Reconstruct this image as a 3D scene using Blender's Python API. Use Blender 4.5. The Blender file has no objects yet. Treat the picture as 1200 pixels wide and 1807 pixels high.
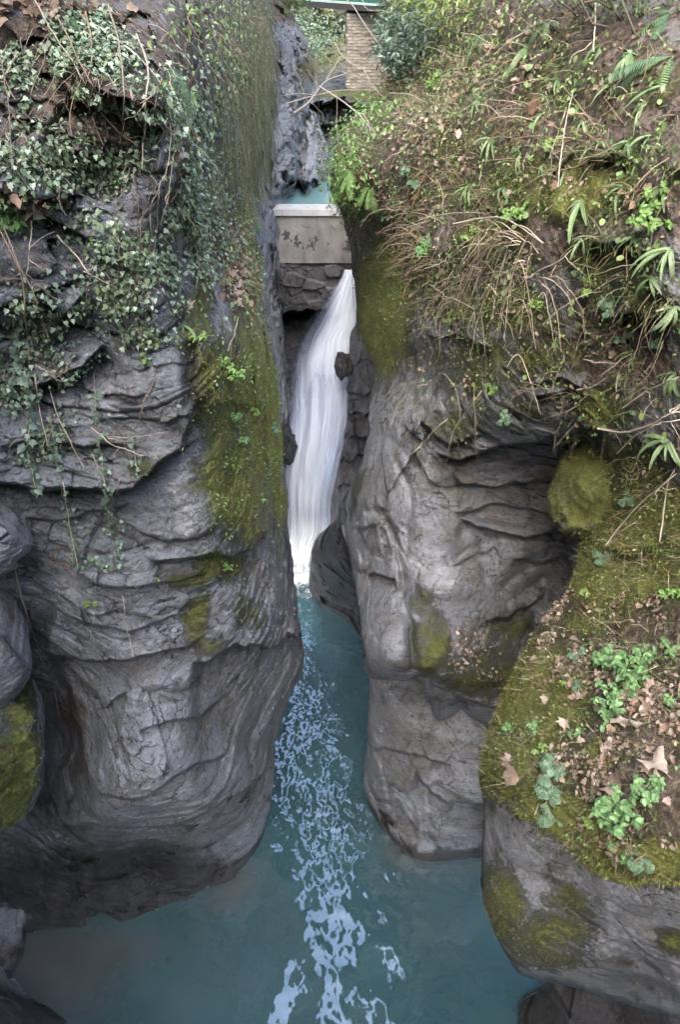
import bpy, math, random
import numpy as np
from mathutils import Vector, Matrix
R = math.radians
random.seed(11)
rng = np.random.RandomState(11)
scene = bpy.context.scene
COL = scene.collection

# ------------------------------------------------------------------ camera
PITCH = R(38.0); FOC = 1391.0; CAMZ = 14.0; PW, PH = 1200.0, 1807.0
CP, SP = math.cos(PITCH), math.sin(PITCH)
cam_d = bpy.data.cameras.new('camera'); cam = bpy.data.objects.new('camera', cam_d)
COL.objects.link(cam); scene.camera = cam
cam.location = (0, 0, CAMZ); cam.rotation_euler = (math.pi/2 - PITCH, 0, 0)
cam_d.sensor_fit = 'VERTICAL'; cam_d.sensor_height = 24.0
cam_d.lens = 24.0*FOC/PH; cam_d.clip_end = 500; cam_d.clip_start = 0.05
CAM = np.array([0, 0, CAMZ])

def ray(px, py):
    a = (np.asarray(px, float)-PW/2)/FOC; b = (PH/2-np.asarray(py, float))/FOC
    return np.stack([a, CP+b*SP, -SP+b*CP], -1)
def world(px, py, d):
    return CAM + ray(px, py)*np.asarray(d, float)[..., None]
def d_for_z(py, z):
    b = (PH/2-py)/FOC; return (z-CAMZ)/(-SP+b*CP)
def d_for_y(py, y):
    b = (PH/2-py)/FOC; return y/(CP+b*SP)
def project(P):
    q = np.asarray(P, float)-CAM
    dep = q[..., 1]*CP - q[..., 2]*SP
    up = q[..., 1]*SP + q[..., 2]*CP
    return PW/2+FOC*q[..., 0]/dep, PH/2-FOC*up/dep

# ------------------------------------------------------------------ noise
_p = np.random.RandomState(5).permutation(256); _p = np.concatenate([_p, _p]).astype(np.int32)
_g = np.random.RandomState(6).randn(256, 3); _g /= np.linalg.norm(_g, axis=1)[:, None]; _g = _g.astype(np.float32)
def gn(p):
    p = np.asarray(p, np.float32); i = np.floor(p).astype(np.int32); f = p-i
    u = f*f*f*(f*(f*6-15)+10); i &= 255
    out = 0
    for cx in (0, 1):
        wx = u[..., 0] if cx else 1-u[..., 0]
        hx = _p[(i[..., 0]+cx) & 255]
        for cy in (0, 1):
            wy = wx*(u[..., 1] if cy else 1-u[..., 1])
            hy = _p[(hx+i[..., 1]+cy) & 255]
            for cz in (0, 1):
                g = _g[_p[(hy+i[..., 2]+cz) & 255]]
                dot = g[..., 0]*(f[..., 0]-cx)+g[..., 1]*(f[..., 1]-cy)+g[..., 2]*(f[..., 2]-cz)
                out = out+wy*(u[..., 2] if cz else 1-u[..., 2])*dot
    return out*1.6
def fbm(p, o=4, lac=2.07, gain=.5, ridged=False):
    a, s, t = 1.0, 0, 0
    p = np.asarray(p, np.float32)
    for k in range(o):
        n = gn(p*(lac**k)+k*17.31)
        if ridged: n = 1-2*np.abs(n)
        s = s+a*n; t += a; a *= gain
    return s/t
def worley(p, tilt=False):
    p = np.asarray(p, np.float32); i = np.floor(p).astype(np.int32); f = p-i
    f1 = np.full(p.shape[:-1], 9., np.float32); f2 = f1.copy(); idr = np.zeros_like(f1); tl = np.zeros_like(f1)
    for dx in (-1, 0, 1):
        for dy in (-1, 0, 1):
            for dz in (-1, 0, 1):
                h = _p[(_p[(_p[(i[..., 0]+dx) & 255]+i[..., 1]+dy) & 255]+i[..., 2]+dz) & 255]
                o = _g[h]*.42+.5; g = _g[(h*7+13) & 255]
                ex, ey, ez = dx+o[..., 0]-f[..., 0], dy+o[..., 1]-f[..., 1], dz+o[..., 2]-f[..., 2]
                d = ex*ex+ey*ey+ez*ez
                m = d < f1
                f2 = np.where(m, f1, np.minimum(f2, d)); f1 = np.where(m, d, f1); idr = np.where(m, h/255., idr)
                if tilt: tl = np.where(m, ex*g[..., 0]+ey*g[..., 1]+ez*g[..., 2], tl)
    if tilt: return np.sqrt(f1), np.sqrt(f2), idr, tl
    return np.sqrt(f1), np.sqrt(f2), idr
def sstep(a, b, x):
    t = np.clip((x-a)/(b-a), 0, 1); return t*t*(3-2*t)
def interp(pts, v):
    pts = sorted(pts); return np.interp(v, [p[0] for p in pts], [p[1] for p in pts])
def tps(ctrl, qx, qy, reg=1e-3):
    c = np.array(ctrl, float); X = c[:, :2]/500.; v = np.log(c[:, 2]); n = len(c)
    def K(r2): return np.where(r2 > 1e-12, r2*np.log(np.maximum(r2, 1e-12)), 0)*.5
    A = np.zeros((n+3, n+3)); A[:n, :n] = K(((X[:, None]-X[None])**2).sum(-1))+reg*np.eye(n)
    A[:n, n] = 1; A[:n, n+1:] = X; A[n, :n] = 1; A[n+1:, :n] = X.T
    w = np.linalg.solve(A, np.concatenate([v, np.zeros(3)]))
    q = np.stack([qx, qy], -1)/500.; out = w[n]+q@w[n+1:]
    for k in range(n): out = out+w[k]*K(((q-X[k])**2).sum(-1))
    return np.exp(np.clip(out, v.min()-.15, v.max()+.15))
def seg_dist(pts, x, y):
    """distance to a polyline, sign (+ below it) and position along it 0..1"""
    P = np.array(pts, float); L = np.concatenate([[0], np.cumsum(np.hypot(*np.diff(P, axis=0).T))])
    best = np.full(x.shape, 1e9); sg = np.zeros(x.shape); al = np.zeros(x.shape)
    for k in range(len(P)-1):
        a, b = P[k], P[k+1]; ab = b-a; l2 = (ab**2).sum()
        t = np.clip(((x-a[0])*ab[0]+(y-a[1])*ab[1])/l2, 0, 1)
        dx, dy = x-(a[0]+t*ab[0]), y-(a[1]+t*ab[1]); d = np.hypot(dx, dy)
        m = d < best
        best = np.where(m, d, best); sg = np.where(m, np.sign(ab[0]*dy-ab[1]*dx), sg)
        al = np.where(m, (L[k]+t*(L[k+1]-L[k]))/L[-1], al)
    return best, sg, al

# ------------------------------------------------------------------ objects
def link(o, parent=None):
    COL.objects.link(o)
    if parent is not None: o.parent = parent
    return o
def tag(o, label=None, cat=None, group=None, kind=None):
    if label: o['label'] = label
    if cat: o['category'] = cat
    if group: o['group'] = group
    if kind: o['kind'] = kind
    return o
def empty(name, loc, label=None, cat=None, group=None):
    o = bpy.data.objects.new(name, None); link(o); o.location = tuple(loc); o.empty_display_size = .1
    return tag(o, label, cat, group)
def mesh_np(name, V, F, mat, parent=None, origin=None, cols=None, uv=None, smooth=True):
    """V (n,3) world coordinates; F (m,4) or (m,3) int array or list; origin = where the object's own origin sits"""
    me = bpy.data.meshes.new(name)
    V = np.asarray(V, np.float64)
    org = np.zeros(3) if origin is None else np.asarray(origin, float)
    if isinstance(F, np.ndarray):
        k = F.shape[1]; nf = len(F)
        me.vertices.add(len(V)); me.vertices.foreach_set('co', (V-org).astype(np.float32).ravel())
        me.loops.add(nf*k); me.loops.foreach_set('vertex_index', F.astype(np.int32).ravel())
        me.polygons.add(nf); me.polygons.foreach_set('loop_start', np.arange(0, nf*k, k, dtype=np.int32))
        try: me.polygons.foreach_set('loop_total', np.full(nf, k, np.int32))
        except Exception: pass
        me.update(calc_edges=True)
    else:
        me.from_pydata([tuple(v) for v in (V-org)], [], [tuple(f) for f in F])
    me.validate()
    if smooth: me.polygons.foreach_set('use_smooth', np.ones(len(me.polygons), bool))
    for cn, arr in (cols or {}).items():
        at = me.color_attributes.new(cn, 'FLOAT_COLOR', 'POINT')
        at.data.foreach_set('color', np.clip(arr, 0, 1).astype(np.float32).ravel())
    if uv is not None:
        l = me.uv_layers.new(name='UVMap'); vi = np.zeros(len(me.loops), np.int32)
        me.loops.foreach_get('vertex_index', vi); l.data.foreach_set('uv', uv[vi].astype(np.float32).ravel())
    me.materials.append(mat)
    o = bpy.data.objects.new(name, me); link(o, parent)
    if parent is None: o.location = org
    elif origin is not None: o.location = (0, 0, 0)
    return o
def grid_faces(ny, nx):
    i = np.arange(ny*nx).reshape(ny, nx)
    return np.stack([i[:-1, :-1], i[1:, :-1], i[1:, 1:], i[:-1, 1:]], -1).reshape(-1, 4)

# ------------------------------------------------------------------ materials
def new_mat(name):
    m = bpy.data.materials.new(name); m.use_nodes = True; nt = m.node_tree; nt.nodes.clear()
    out = nt.nodes.new('ShaderNodeOutputMaterial')
    class N: pass
    n = N(); n.m, n.nt, n.out = m, nt, out
    def node(t, **kw):
        q = nt.nodes.new(t)
        for k, v in kw.items():
            if k in q.inputs.keys(): q.inputs[k].default_value = v
            else: setattr(q, k, v)
        return q
    n.node = node
    n.link = lambda a, b: nt.links.new(a, b)
    def noise(vec, scale, detail=4, rough=.55, dist=0):
        q = node('ShaderNodeTexNoise'); q.inputs['Scale'].default_value = scale; q.inputs['Detail'].default_value = detail
        q.inputs['Roughness'].default_value = rough; q.inputs['Distortion'].default_value = dist
        n.link(vec, q.inputs['Vector']); return q.outputs['Fac']
    n.noise = noise
    def math_(op, a, b=0., c=0., clamp=False):
        q = node('ShaderNodeMath', operation=op, use_clamp=clamp)
        for i, v in enumerate((a, b, c)):
            if hasattr(v, 'is_linked'): n.link(v, q.inputs[i])
            else: q.inputs[i].default_value = v
        return q.outputs[0]
    n.math = math_
    def smooth(v, a, b):
        q = node('ShaderNodeMapRange', interpolation_type='SMOOTHSTEP'); n.link(v, q.inputs['Value'])
        q.inputs['From Min'].default_value = a; q.inputs['From Max'].default_value = b; return q.outputs[0]
    n.smooth = smooth
    def mix(f, a, b, mode='MIX'):
        q = node('ShaderNodeMix', data_type='RGBA', blend_type=mode)
        for s, v in ((0, f), (6, a), (7, b)):
            if hasattr(v, 'is_linked'): n.link(v, q.inputs[s])
            elif s == 0: q.inputs[0].default_value = v
            else: q.inputs[s].default_value = (*v, 1)
        return q.outputs[2]
    n.mix = mix
    def scalevec(vec, s, rot=(0, 0, 0)):
        q = node('ShaderNodeMapping'); q.inputs['Scale'].default_value = s; q.inputs['Rotation'].default_value = rot
        n.link(vec, q.inputs['Vector']); return q.outputs[0]
    n.scalevec = scalevec
    def bump(h, strength, dist, normal=None):
        q = node('ShaderNodeBump'); q.inputs['Strength'].default_value = strength; q.inputs['Distance'].default_value = dist
        n.link(h, q.inputs['Height'])
        if normal is not None: n.link(normal, q.inputs['Normal'])
        return q.outputs[0]
    n.bump = bump
    def finish(color, rough=.8, normal=None, spec=.3, **kw):
        b = node('ShaderNodeBsdfPrincipled')
        if hasattr(color, 'is_linked'): n.link(color, b.inputs['Base Color'])
        else: b.inputs['Base Color'].default_value = (*color, 1)
        if hasattr(rough, 'is_linked'): n.link(rough, b.inputs['Roughness'])
        else: b.inputs['Roughness'].default_value = rough
        b.inputs['Specular IOR Level'].default_value = spec
        for k, v in kw.items(): b.inputs[k].default_value = v
        if normal is not None: n.link(normal, b.inputs['Normal'])
        n.link(b.outputs[0], out.inputs[0]); n.b = b; return m
    n.finish = finish
    return n

def rock_material(name, a, b, c, strata=(1, 1, 2.2), rot=(0, .2, 0), fine=1.0):
    """a grey base, b brown, c dark: attribute 'mask' = moss, soil, wet and painted shade, pale"""
    n = new_mat(name)
    pos = n.node('ShaderNodeNewGeometry').outputs['Position']
    at = n.node('ShaderNodeAttribute', attribute_name='mask')
    sep = n.node('ShaderNodeSeparateColor'); n.link(at.outputs['Color'], sep.inputs[0])
    moss, soil, wet, pale = sep.outputs[0], sep.outputs[1], sep.outputs[2], at.outputs['Alpha']
    st = n.scalevec(pos, strata, rot)
    n1 = n.noise(pos, .9, 6, .6, .3); n2 = n.noise(st, 1.9, 10, .7, .1); n3 = n.noise(st, 7, 8, .76, .0); n4 = n.noise(pos, 38, 4, .65)
    n5 = n.noise(pos, 3.4, 5, .6, .6); nf = n.noise(pos, 120, 3, .6); n6 = n.noise(pos, 16, 6, .72, .2)
    def cen(v, k): return n.math('MULTIPLY', n.math('SUBTRACT', v, .5), k)
    col = n.mix(n.smooth(n2, .40, .64), a, b)
    col = n.mix(n.math('MULTIPLY', n.smooth(n3, .53, .74), .7), col, c)
    col = n.mix(n.math('MULTIPLY', n.smooth(n1, .47, .62), .7), col, n.mix(n.smooth(n6, .35, .65), a, tuple(x*1.7 for x in a)))
    col = n.mix(n.math('MULTIPLY', n.smooth(n.noise(pos, 1.6, 8, .7, .2), .52, .62), .6), col, (.15, .125, .095))
    col = n.mix(n.math('MULTIPLY', n.smooth(n.noise(pos, 2.3, 7, .7, .2), .58, .66), .5), col, (.12, .135, .075))
    col = n.mix(n.math('MULTIPLY', n.smooth(n4, .5, .72), .38), col, tuple(min(.5, x*1.8) for x in a))     # mineral flecks
    col = n.mix(n.math('MULTIPLY', n.smooth(n6, .48, .33), .7), col, c)
    col = n.mix(n.math('MULTIPLY', n.smooth(n4, .45, .3), .3), col, c)
    vo = n.node('ShaderNodeTexVoronoi', feature='DISTANCE_TO_EDGE'); vo.inputs['Scale'].default_value = 3.1
    wv = n.node('ShaderNodeMix', data_type='VECTOR'); wv.inputs[0].default_value = .22; n.link(st, wv.inputs[4]); q_ = n.node('ShaderNodeTexNoise'); q_.inputs['Scale'].default_value = 2.6; q_.inputs['Detail'].default_value = 8; q_.inputs['Roughness'].default_value = .7; n.link(st, q_.inputs['Vector']); n.link(q_.outputs['Color'], wv.inputs[5]); n.link(wv.outputs[1], vo.inputs['Vector'])
    fis = n.math('MULTIPLY', n.smooth(vo.outputs['Distance'], .022, .004), n.smooth(n.noise(pos, 1.9, 4, .6), .46, .58))
    col = n.mix(n.math('MULTIPLY', fis, .85), col, (.02, .018, .018))
    col = n.mix(n.math('MULTIPLY', n.smooth(nf, .55, .7), .3), col, tuple(min(.5, x*2.1) for x in a))
    col = n.mix(n.math('MULTIPLY', n.smooth(nf, .45, .32), .3), col, c)
    lich = n.math('MULTIPLY', n.smooth(n5, .56, .68), n.smooth(n.noise(pos, 19, 4, .65), .5, .6))
    col = n.mix(n.math('MULTIPLY', lich, .55), col, (.36, .36, .33))
    pf = n.smooth(n.math('ADD', pale, cen(n3, 1.6)), .35, .75)
    col = n.mix(n.math('MULTIPLY', pf, .85), col, n.mix(n4, (.27, .27, .30), (.50, .50, .53)))
    sf = n.smooth(n.math('ADD', soil, n.math('ADD', cen(n.noise(pos, 4, 8, .72, .3), 1.5), cen(n6, .7))), .28, .78)
    scol = n.mix(n.smooth(n.noise(pos, 14, 5, .7), .35, .7), (.055, .037, .025), (.185, .135, .095))
    scol = n.mix(n.math('MULTIPLY', n.smooth(nf, .5, .7), .6), scol, (.30, .235, .175))
    col = n.mix(n.math('MULTIPLY', sf, .92), col, scol)
    mn = n.math('ADD', cen(n.noise(pos, 3.2, 9, .74, .3), 1.9), cen(n6, 1.1))
    mf = n.smooth(n.math('ADD', moss, mn), .26, .92)
    mcol = n.mix(n.smooth(n.noise(pos, 2.7, 5, .6), .38, .62), (.13, .16, .04), (.255, .28, .075))
    mcol = n.mix(n.math('MULTIPLY', n.smooth(n.noise(pos, 22, 5, .75), .48, .66), .75), mcol, (.05, .055, .018))
    mcol = n.mix(n.math('MULTIPLY', n.smooth(n.noise(pos, 1.3, 5, .65), .5, .66), .7), mcol, (.27, .28, .065))
    mcol = n.mix(n.math('MULTIPLY', n.smooth(nf, .48, .68), .65), mcol, (.36, .36, .12))
    mcol = n.mix(n.math('MULTIPLY', n.smooth(n.noise(pos, 7.7, 3, .6), .52, .68), .7), mcol, (.14, .11, .04))
    col = n.mix(n.math('MULTIPLY', mf, .95), col, mcol)
    wet_shade = n.smooth(n.math('ADD', wet, cen(n5, 1.2)), .25, .85)
    col = n.mix(wet_shade, col, n.mix(1.0, col, (.25, .235, .23), 'MULTIPLY'))  # darkens wet rock, and paints shade under overhangs where the mask is strong
    r = n.math('SUBTRACT', n.math('SUBTRACT', .78, n.math('MULTIPLY', n.smooth(n1, .4, .6), .18)), n.math('MULTIPLY', wet_shade, .3))
    h = n.math('ADD', n.math('SUBTRACT', n.math('MULTIPLY', n6, 1.7), n.math('MULTIPLY', fis, 1.2)), n.math('ADD', n4, n.math('MULTIPLY', nf, .45)))
    h2 = n.math('MULTIPLY', mf, n.noise(pos, 70, 4, .7))
    nn = n.bump(n.math('ADD', n3, n2), .3*fine, .05)
    nn = n.bump(h, 1.0*fine, .034, nn); nn = n.bump(n.math('ADD', h2, n.math('MULTIPLY', mf, n.noise(pos, 24, 4, .7))), 1.0, .05, nn)
    return n.finish(col, r, nn, .35)

M = {}
M['rock'] = rock_material('grey_schist', (.243, .257, .297), (.166, .171, .178), (.045, .043, .047))
M['rock_brown'] = rock_material('brown_schist', (.24, .25, .283), (.172, .171, .171), (.048, .043, .045))
M['rock_smooth'] = rock_material('worn_schist', (.245, .257, .292), (.172, .174, .18), (.07, .065, .068), (1, 1, 1.5), (.5, .3, 0), .7)
# ------------------------------------------------------------------ rock masses: a sheet of rock with its own distance, wrapped back behind its outlines
MASS = {}
def axis(lo, hi, step, flo, fhi, coarse=22.):
    out = [lo]; v = lo
    while v < hi-1e-6:
        s = step if flo-2*step <= v <= fhi+step else min(coarse, max(step, (flo-v)*.6 if v < flo else (v-fhi)*.35+step))
        v = min(hi, v+s); out.append(v)
    return np.array(out)
def facets(p, sd, edge=.05):
    """angular broken blocks: a random offset and tilt per cell"""
    f1, f2, c, tl = worley(p+sd, True); return c-.5, tl, np.exp(-((f2-f1)/edge)**2), sstep(0, edge, f2-f1), c
def rock_noise(P, amp, sd, kind, nsc=1.):
    """metres of depth; positive = farther. strata dip a little to one side"""
    q = P*nsc+sd*7.3
    w = np.stack([gn(q*.7), gn(q*.7+31), gn(q*.7+57)], -1)
    qs = q+.07*w+.05*np.stack([fbm(q*2.3+3, 4), fbm(q*2.3+33, 4), fbm(q*2.3+63, 4)], -1)
    t = qs[..., 2]+.24*qs[..., 0]-.12*qs[..., 1]
    s = np.stack([qs[..., 0]*.9, qs[..., 1]*.9, t*2.2], -1)
    out = .22*fbm(q*.45, 3)
    A = np.stack([qs[..., 0], qs[..., 1], t*2.1], -1)
    if kind == 'layered':
        c, tl, cr, e, i1 = facets(A*.75, 0, .05); on = sstep(-.4, .2, gn(q*.9+70))
        out = out+on*(.26*c+.24*tl)+.04*on*cr
        c, tl, cr, e, i2 = facets(A*2.0+.15*np.stack([gn(q*5), gn(q*5+9), gn(q*5+19)], -1), 5, .07); on = sstep(-.45, .25, gn(q*1.7+30))
        out = out+on*(.11*c+.13*tl+.02*cr)
        c, tl, cr, e, i3 = facets(A*5.2+.3*np.stack([gn(q*11), gn(q*11+9), gn(q*11+19)], -1), 9, .1); on = sstep(-.35, .3, gn(q*2.9+11))
        out = out+on*(.04*c+.055*tl+.008*cr)
        ly = t*6.5+.9*fbm(q*1.3+4, 4); fr = ly-np.floor(ly)
        lc = gn(np.stack([np.floor(ly)*1.7, qs[..., 0]*.9, qs[..., 1]*.9], -1))
        out = out+.055*sstep(.1, .45, lc)*(1-fr)*sstep(0, .05, fr)
        out = out+.05*fbm(q*2.6, 7, gain=.62)
        pale = .30*sstep(.62, .75, i2)+.22*sstep(.7, .8, i1)+.25*sstep(.7, .75, i3)-.1
    elif kind == 'smooth':
        out = out+.10*fbm(q*.7, 3, gain=.45)
        c, tl, cr, e, i1 = facets(np.stack([qs[..., 0]*.6, qs[..., 1]*.6, t*1.0], -1), 3, .12)
        out = out+.24*tl+.13*c
        c, tl, cr, e, i2 = facets(A*1.5+.25*np.stack([gn(q*4), gn(q*4+9), gn(q*4+19)], -1), 9, .12); on = sstep(-.2, .4, gn(q*1.1+18))
        out = out+on*(.12*tl+.07*c)
        c, tl, cr, e, i3 = facets(A*4.4+.3*np.stack([gn(q*11), gn(q*11+9), gn(q*11+19)], -1), 2, .1); on = sstep(.0, .5, gn(q*2.3+41))
        out = out+on*(.05*tl+.03*c+.006*cr)
        ly = t*3.1+1.1*fbm(q*.9+4, 4); fr = ly-np.floor(ly)
        lc = gn(np.stack([np.floor(ly)*1.7, qs[..., 0]*.8, qs[..., 1]*.8], -1))
        out = out+.03*sstep(.2, .5, lc)*(1-fr)*sstep(0, .06, fr)
        out = out+.035*fbm(q*2.6, 7, gain=.56)
        pale = .25*sstep(.6, .75, i2)+.2*sstep(.65, .8, i1)+.15*sstep(.7, .75, i3)-.08
    else:
        out = out+.20*fbm(q*.9, 6, gain=.6)+.08*fbm(q*7, 4, gain=.65)
        out = out-.05*fbm(q*1.9+9, 4, ridged=True)
        c, tl, cr, e, i1 = facets(A*1.6, 4, .1); out = out+sstep(.05, .4, gn(q*1.2+5))*(.14*c*e+.15*tl)
        pale = 0*i1
    return out*amp/nsc, pale
def build_mass(name, xl, xr, top, bot, ctrl, mat, step=1.9, amp=1.0, kind='layered', sd=1, feats=(), paint=(), edges='', rnd=(40, .06), skirt=(), namp=None, edgen=7., origin=None, parent=None, kindmap=None, post=None, nsc=1., **tags):
    """xl/xr: number or [(y, x)...]; bot: number or [(x, y)...]; ctrl: (px, py, depth)"""
    fx = (lambda y: np.full_like(y, xl, dtype=float)) if np.isscalar(xl) else (lambda y: interp(xl, y))
    gx = (lambda y: np.full_like(y, xr, dtype=float)) if np.isscalar(xr) else (lambda y: interp(xr, y))
    by = (lambda x: np.full_like(x, bot, dtype=float)) if np.isscalar(bot) else (lambda x: interp(bot, x))
    x0 = xl if np.isscalar(xl) else min(p[1] for p in xl); x1 = xr if np.isscalar(xr) else max(p[1] for p in xr)
    y1 = bot if np.isscalar(bot) else max(p[1] for p in bot)
    us = axis(x0, x1, step, -10, 1210); vs = axis(top, y1, step, -10, 1817)
    u, v = np.meshgrid((us-x0)/(x1-x0), (vs-top)/(y1-top))
    y = top+v*(y1-top); x = x0+u*(x1-x0)
    for _ in range(5):
        a = fx(y); b = gx(y)
        q = np.stack([y*.02, y*0+sd, y*0], -1)
        en = edgen*fbm(q, 4, gain=.6)
        if 'L' in edges: a = a+en
        if 'R' in edges: b = b+en
        x = a+(b-a)*u
        yb = by(x)
        if 'B' in edges: yb = yb+edgen*.7*fbm(np.stack([x*.02, x*0+sd, x*0+5], -1), 4, gain=.6)
        y = top+v*(yb-top)
    base = tps(ctrl, x, y); base0 = base
    W, rk = rnd
    for e, s in (('L', x-a), ('R', b-x), ('B', yb-y), ('T', y-top)):
        if e in edges:
            t = 1-np.clip(s/W, 0, 1); base = base*(1+rk*(1-np.sqrt(np.maximum(0, 1-t*t))))
    Pb = world(x, y, base)
    wx = x+9*gn(Pb*1.6)+4*gn(Pb*5); wy = y+9*gn(Pb*1.6+40)+4*gn(Pb*5+40)
    disp = 0.
    if kindmap is None: disp, pl = rock_noise(Pb, amp, sd, kind, nsc)
    else:
        disp, pl = rock_noise(Pb, amp, sd, kind, nsc)
        for k2, fn in ([kindmap] if isinstance(kindmap[0], str) else kindmap):
            f = fn(wx, wy); d2, p2 = rock_noise(Pb, amp, sd, k2); disp = disp*(1-f)+d2*f; pl = pl*(1-f)+p2*f
    if namp is not None: disp = disp*namp(wx, wy)
    for ft in feats:
        pts, am = ft[1], ft[2]; dist, sg, al = seg_dist(pts, wx, wy)
        tp = sstep(0, .12, al)*sstep(0, .12, 1-al) if len(ft) < 6 else 1.
        if ft[0] == 'ledge':                         # rock above stands out, rock below is set back
            wu, wd = ft[3], ft[4]
            disp = disp+1.5*tp*am*np.where(sg > 0, sstep(0, 4, dist)*np.exp(-dist/wd), -.45*np.exp(-dist/wu))
        elif ft[0] == 'groove': disp = disp+tp*am*np.exp(-(dist/ft[3])**2)
        elif ft[0] == 'step':                        # one side of the line lies deeper for good, fading with distance
            disp = disp+tp*am*np.where(sg > 0, sstep(0, ft[3], dist)*np.exp(-(dist/ft[4])**2), 0)
    P = world(x, y, base+disp)
    mk = np.zeros(x.shape+(4,))
    pn = fbm(Pb*2.2+3, 4, gain=.6)*.5
    for ch, cx, cy, rx, ry, ang, st in paint:
        c, s = math.cos(R(ang)), math.sin(R(ang))
        dx, dy = wx-cx, wy-cy; ex = (dx*c+dy*s)/rx; ey = (-dx*s+dy*c)/ry
        g = st*np.exp(-(ex**2+ey**2)**1.5)
        mk[..., 'mswp'.index(ch)] = np.maximum(mk[..., 'mswp'.index(ch)], g) if st > 0 else mk[..., 'mswp'.index(ch)]*(1+g)
    mk[..., 3] += pl
    mk[..., 2] = np.maximum(mk[..., 2], .95*sstep(.55, .15, P[..., 2]+.25*pn))*sstep(-9, -8, -P[..., 2])
    if post is not None: post(wx, wy, mk)
    mk[..., :2] *= (1+pn[..., None])
    info = dict(x=x, y=y, P=P, mk=mk)
    dy_ = np.gradient(P, axis=0); dx_ = np.gradient(P, axis=1)
    N = np.cross(dy_, dx_); N /= np.linalg.norm(N, axis=-1)[..., None]+1e-9
    flip = ((N*(P-CAM)).sum(-1) > 0); N[flip] *= -1
    info['N'] = N; info['w'] = np.linalg.norm(np.cross(dy_, dx_), axis=-1)
    MASS[name] = info
    # wrap the sheet back behind its outlines and out of the frame
    G, K = P, mk
    for e, vec, L in skirt:
        vec = np.array(vec, float); nst = 14; k = (np.arange(1, nst+1)/nst)**1.7*L
        edge = {'L': G[:, 0], 'R': G[:, -1], 'T': G[0], 'B': G[-1]}[e]; ke = {'L': K[:, 0], 'R': K[:, -1], 'T': K[0], 'B': K[-1]}[e]
        S = edge[None]+k[:, None, None]*vec
        S = S+(fbm(S*.8+sd, 4)*np.minimum(k, 1.5)[:, None]*.35)[..., None]*np.array([.7, .5, .5])
        KK = np.repeat(ke[None], nst, 0)
        if e == 'L': G = np.concatenate([S[::-1].transpose(1, 0, 2), G], 1); K = np.concatenate([KK[::-1].transpose(1, 0, 2), K], 1)
        if e == 'R': G = np.concatenate([G, S.transpose(1, 0, 2)], 1); K = np.concatenate([K, KK.transpose(1, 0, 2)], 1)
        if e == 'T': G = np.concatenate([S[::-1], G], 0); K = np.concatenate([KK[::-1], K], 0)
        if e == 'B': G = np.concatenate([G, S], 0); K = np.concatenate([K, KK], 0)
    ny, nx = G.shape[:2]
    o = mesh_np(tags.pop('oname', name), G.reshape(-1, 3), grid_faces(ny, nx), mat, parent, origin, {'mask': K.reshape(-1, 4)})
    tag(o, **tags); info['o'] = o
    return o
def spot(mass, px, py):
    m = MASS[mass]; i = np.argmin((m['x']-px)**2+(m['y']-py)**2)
    return m['P'].reshape(-1, 3)[i], m['N'].reshape(-1, 3)[i]
# ------------------------------------------------------------------ the rock of the gorge
S = 'structure'
# left cliff
XR = [(-400, 482), (0, 478), (100, 482), (250, 476), (285, 447), (350, 447), (420, 442), (480, 455), (560, 464), (640, 482), (700, 492), (760, 497),
      (820, 500), (870, 507), (950, 511), (1000, 518), (1080, 526), (1150, 537), (1190, 530), (1260, 500), (1310, 486), (1380, 482), (1420, 478), (1460, 466), (1530, 460), (1800, 458)]
left_ctrl = [(-300, -350, 3.9), (100, -350, 4.6), (470, -350, 14), (-300, 0, 4.2), (0, 0, 4.8), (200, 0, 5.2), (400, 0, 8.4), (470, 0, 15), (-300, 300, 4.2), (0, 300, 4.8), (200, 300, 5.2), (330, 300, 5.9), (440, 300, 12.5), (380, 130, 7.2), (470, 150, 15), (430, 150, 10.5),
    (-300, 600, 4.8), (0, 600, 5.8), (200, 600, 5.9), (330, 600, 6.3), (400, 600, 7.0), (470, 600, 9.5), (0, 760, 6.2), (-300, 900, 5.8), (0, 900, 6.9), (150, 900, 7.0), (300, 900, 7.1), (400, 900, 7.7), (500, 900, 10.5),
    (30, 1100, 8.4), (-200, 1100, 7.2), (150, 1100, 7.8), (300, 1100, 8.0), (450, 1100, 9.1), (250, 1000, 7.4), (250, 1200, 8.0), (520, 1100, 11.2), (0, 1300, 10.6), (100, 1300, 10.4), (200, 1300, 8.35), (350, 1300, 8.7), (470, 1300, 11.6),
    (200, 1430, 8.9), (350, 1420, 9.5), (450, 1400, 11.4), (60, 1480, 12.2), (250, 1520, 12.8), (400, 1500, 12.8), (250, 1580, 13.3), (460, 1530, d_for_z(1530, 0)), (0, 1640, d_for_z(1640, 0)), (200, 1635, d_for_z(1635, 0)), (340, 1610, d_for_z(1610, 0)), (420, 1565, d_for_z(1565, 0)), (-300, 1640, 13.3), (-300, 1350, 9.5)]
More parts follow.
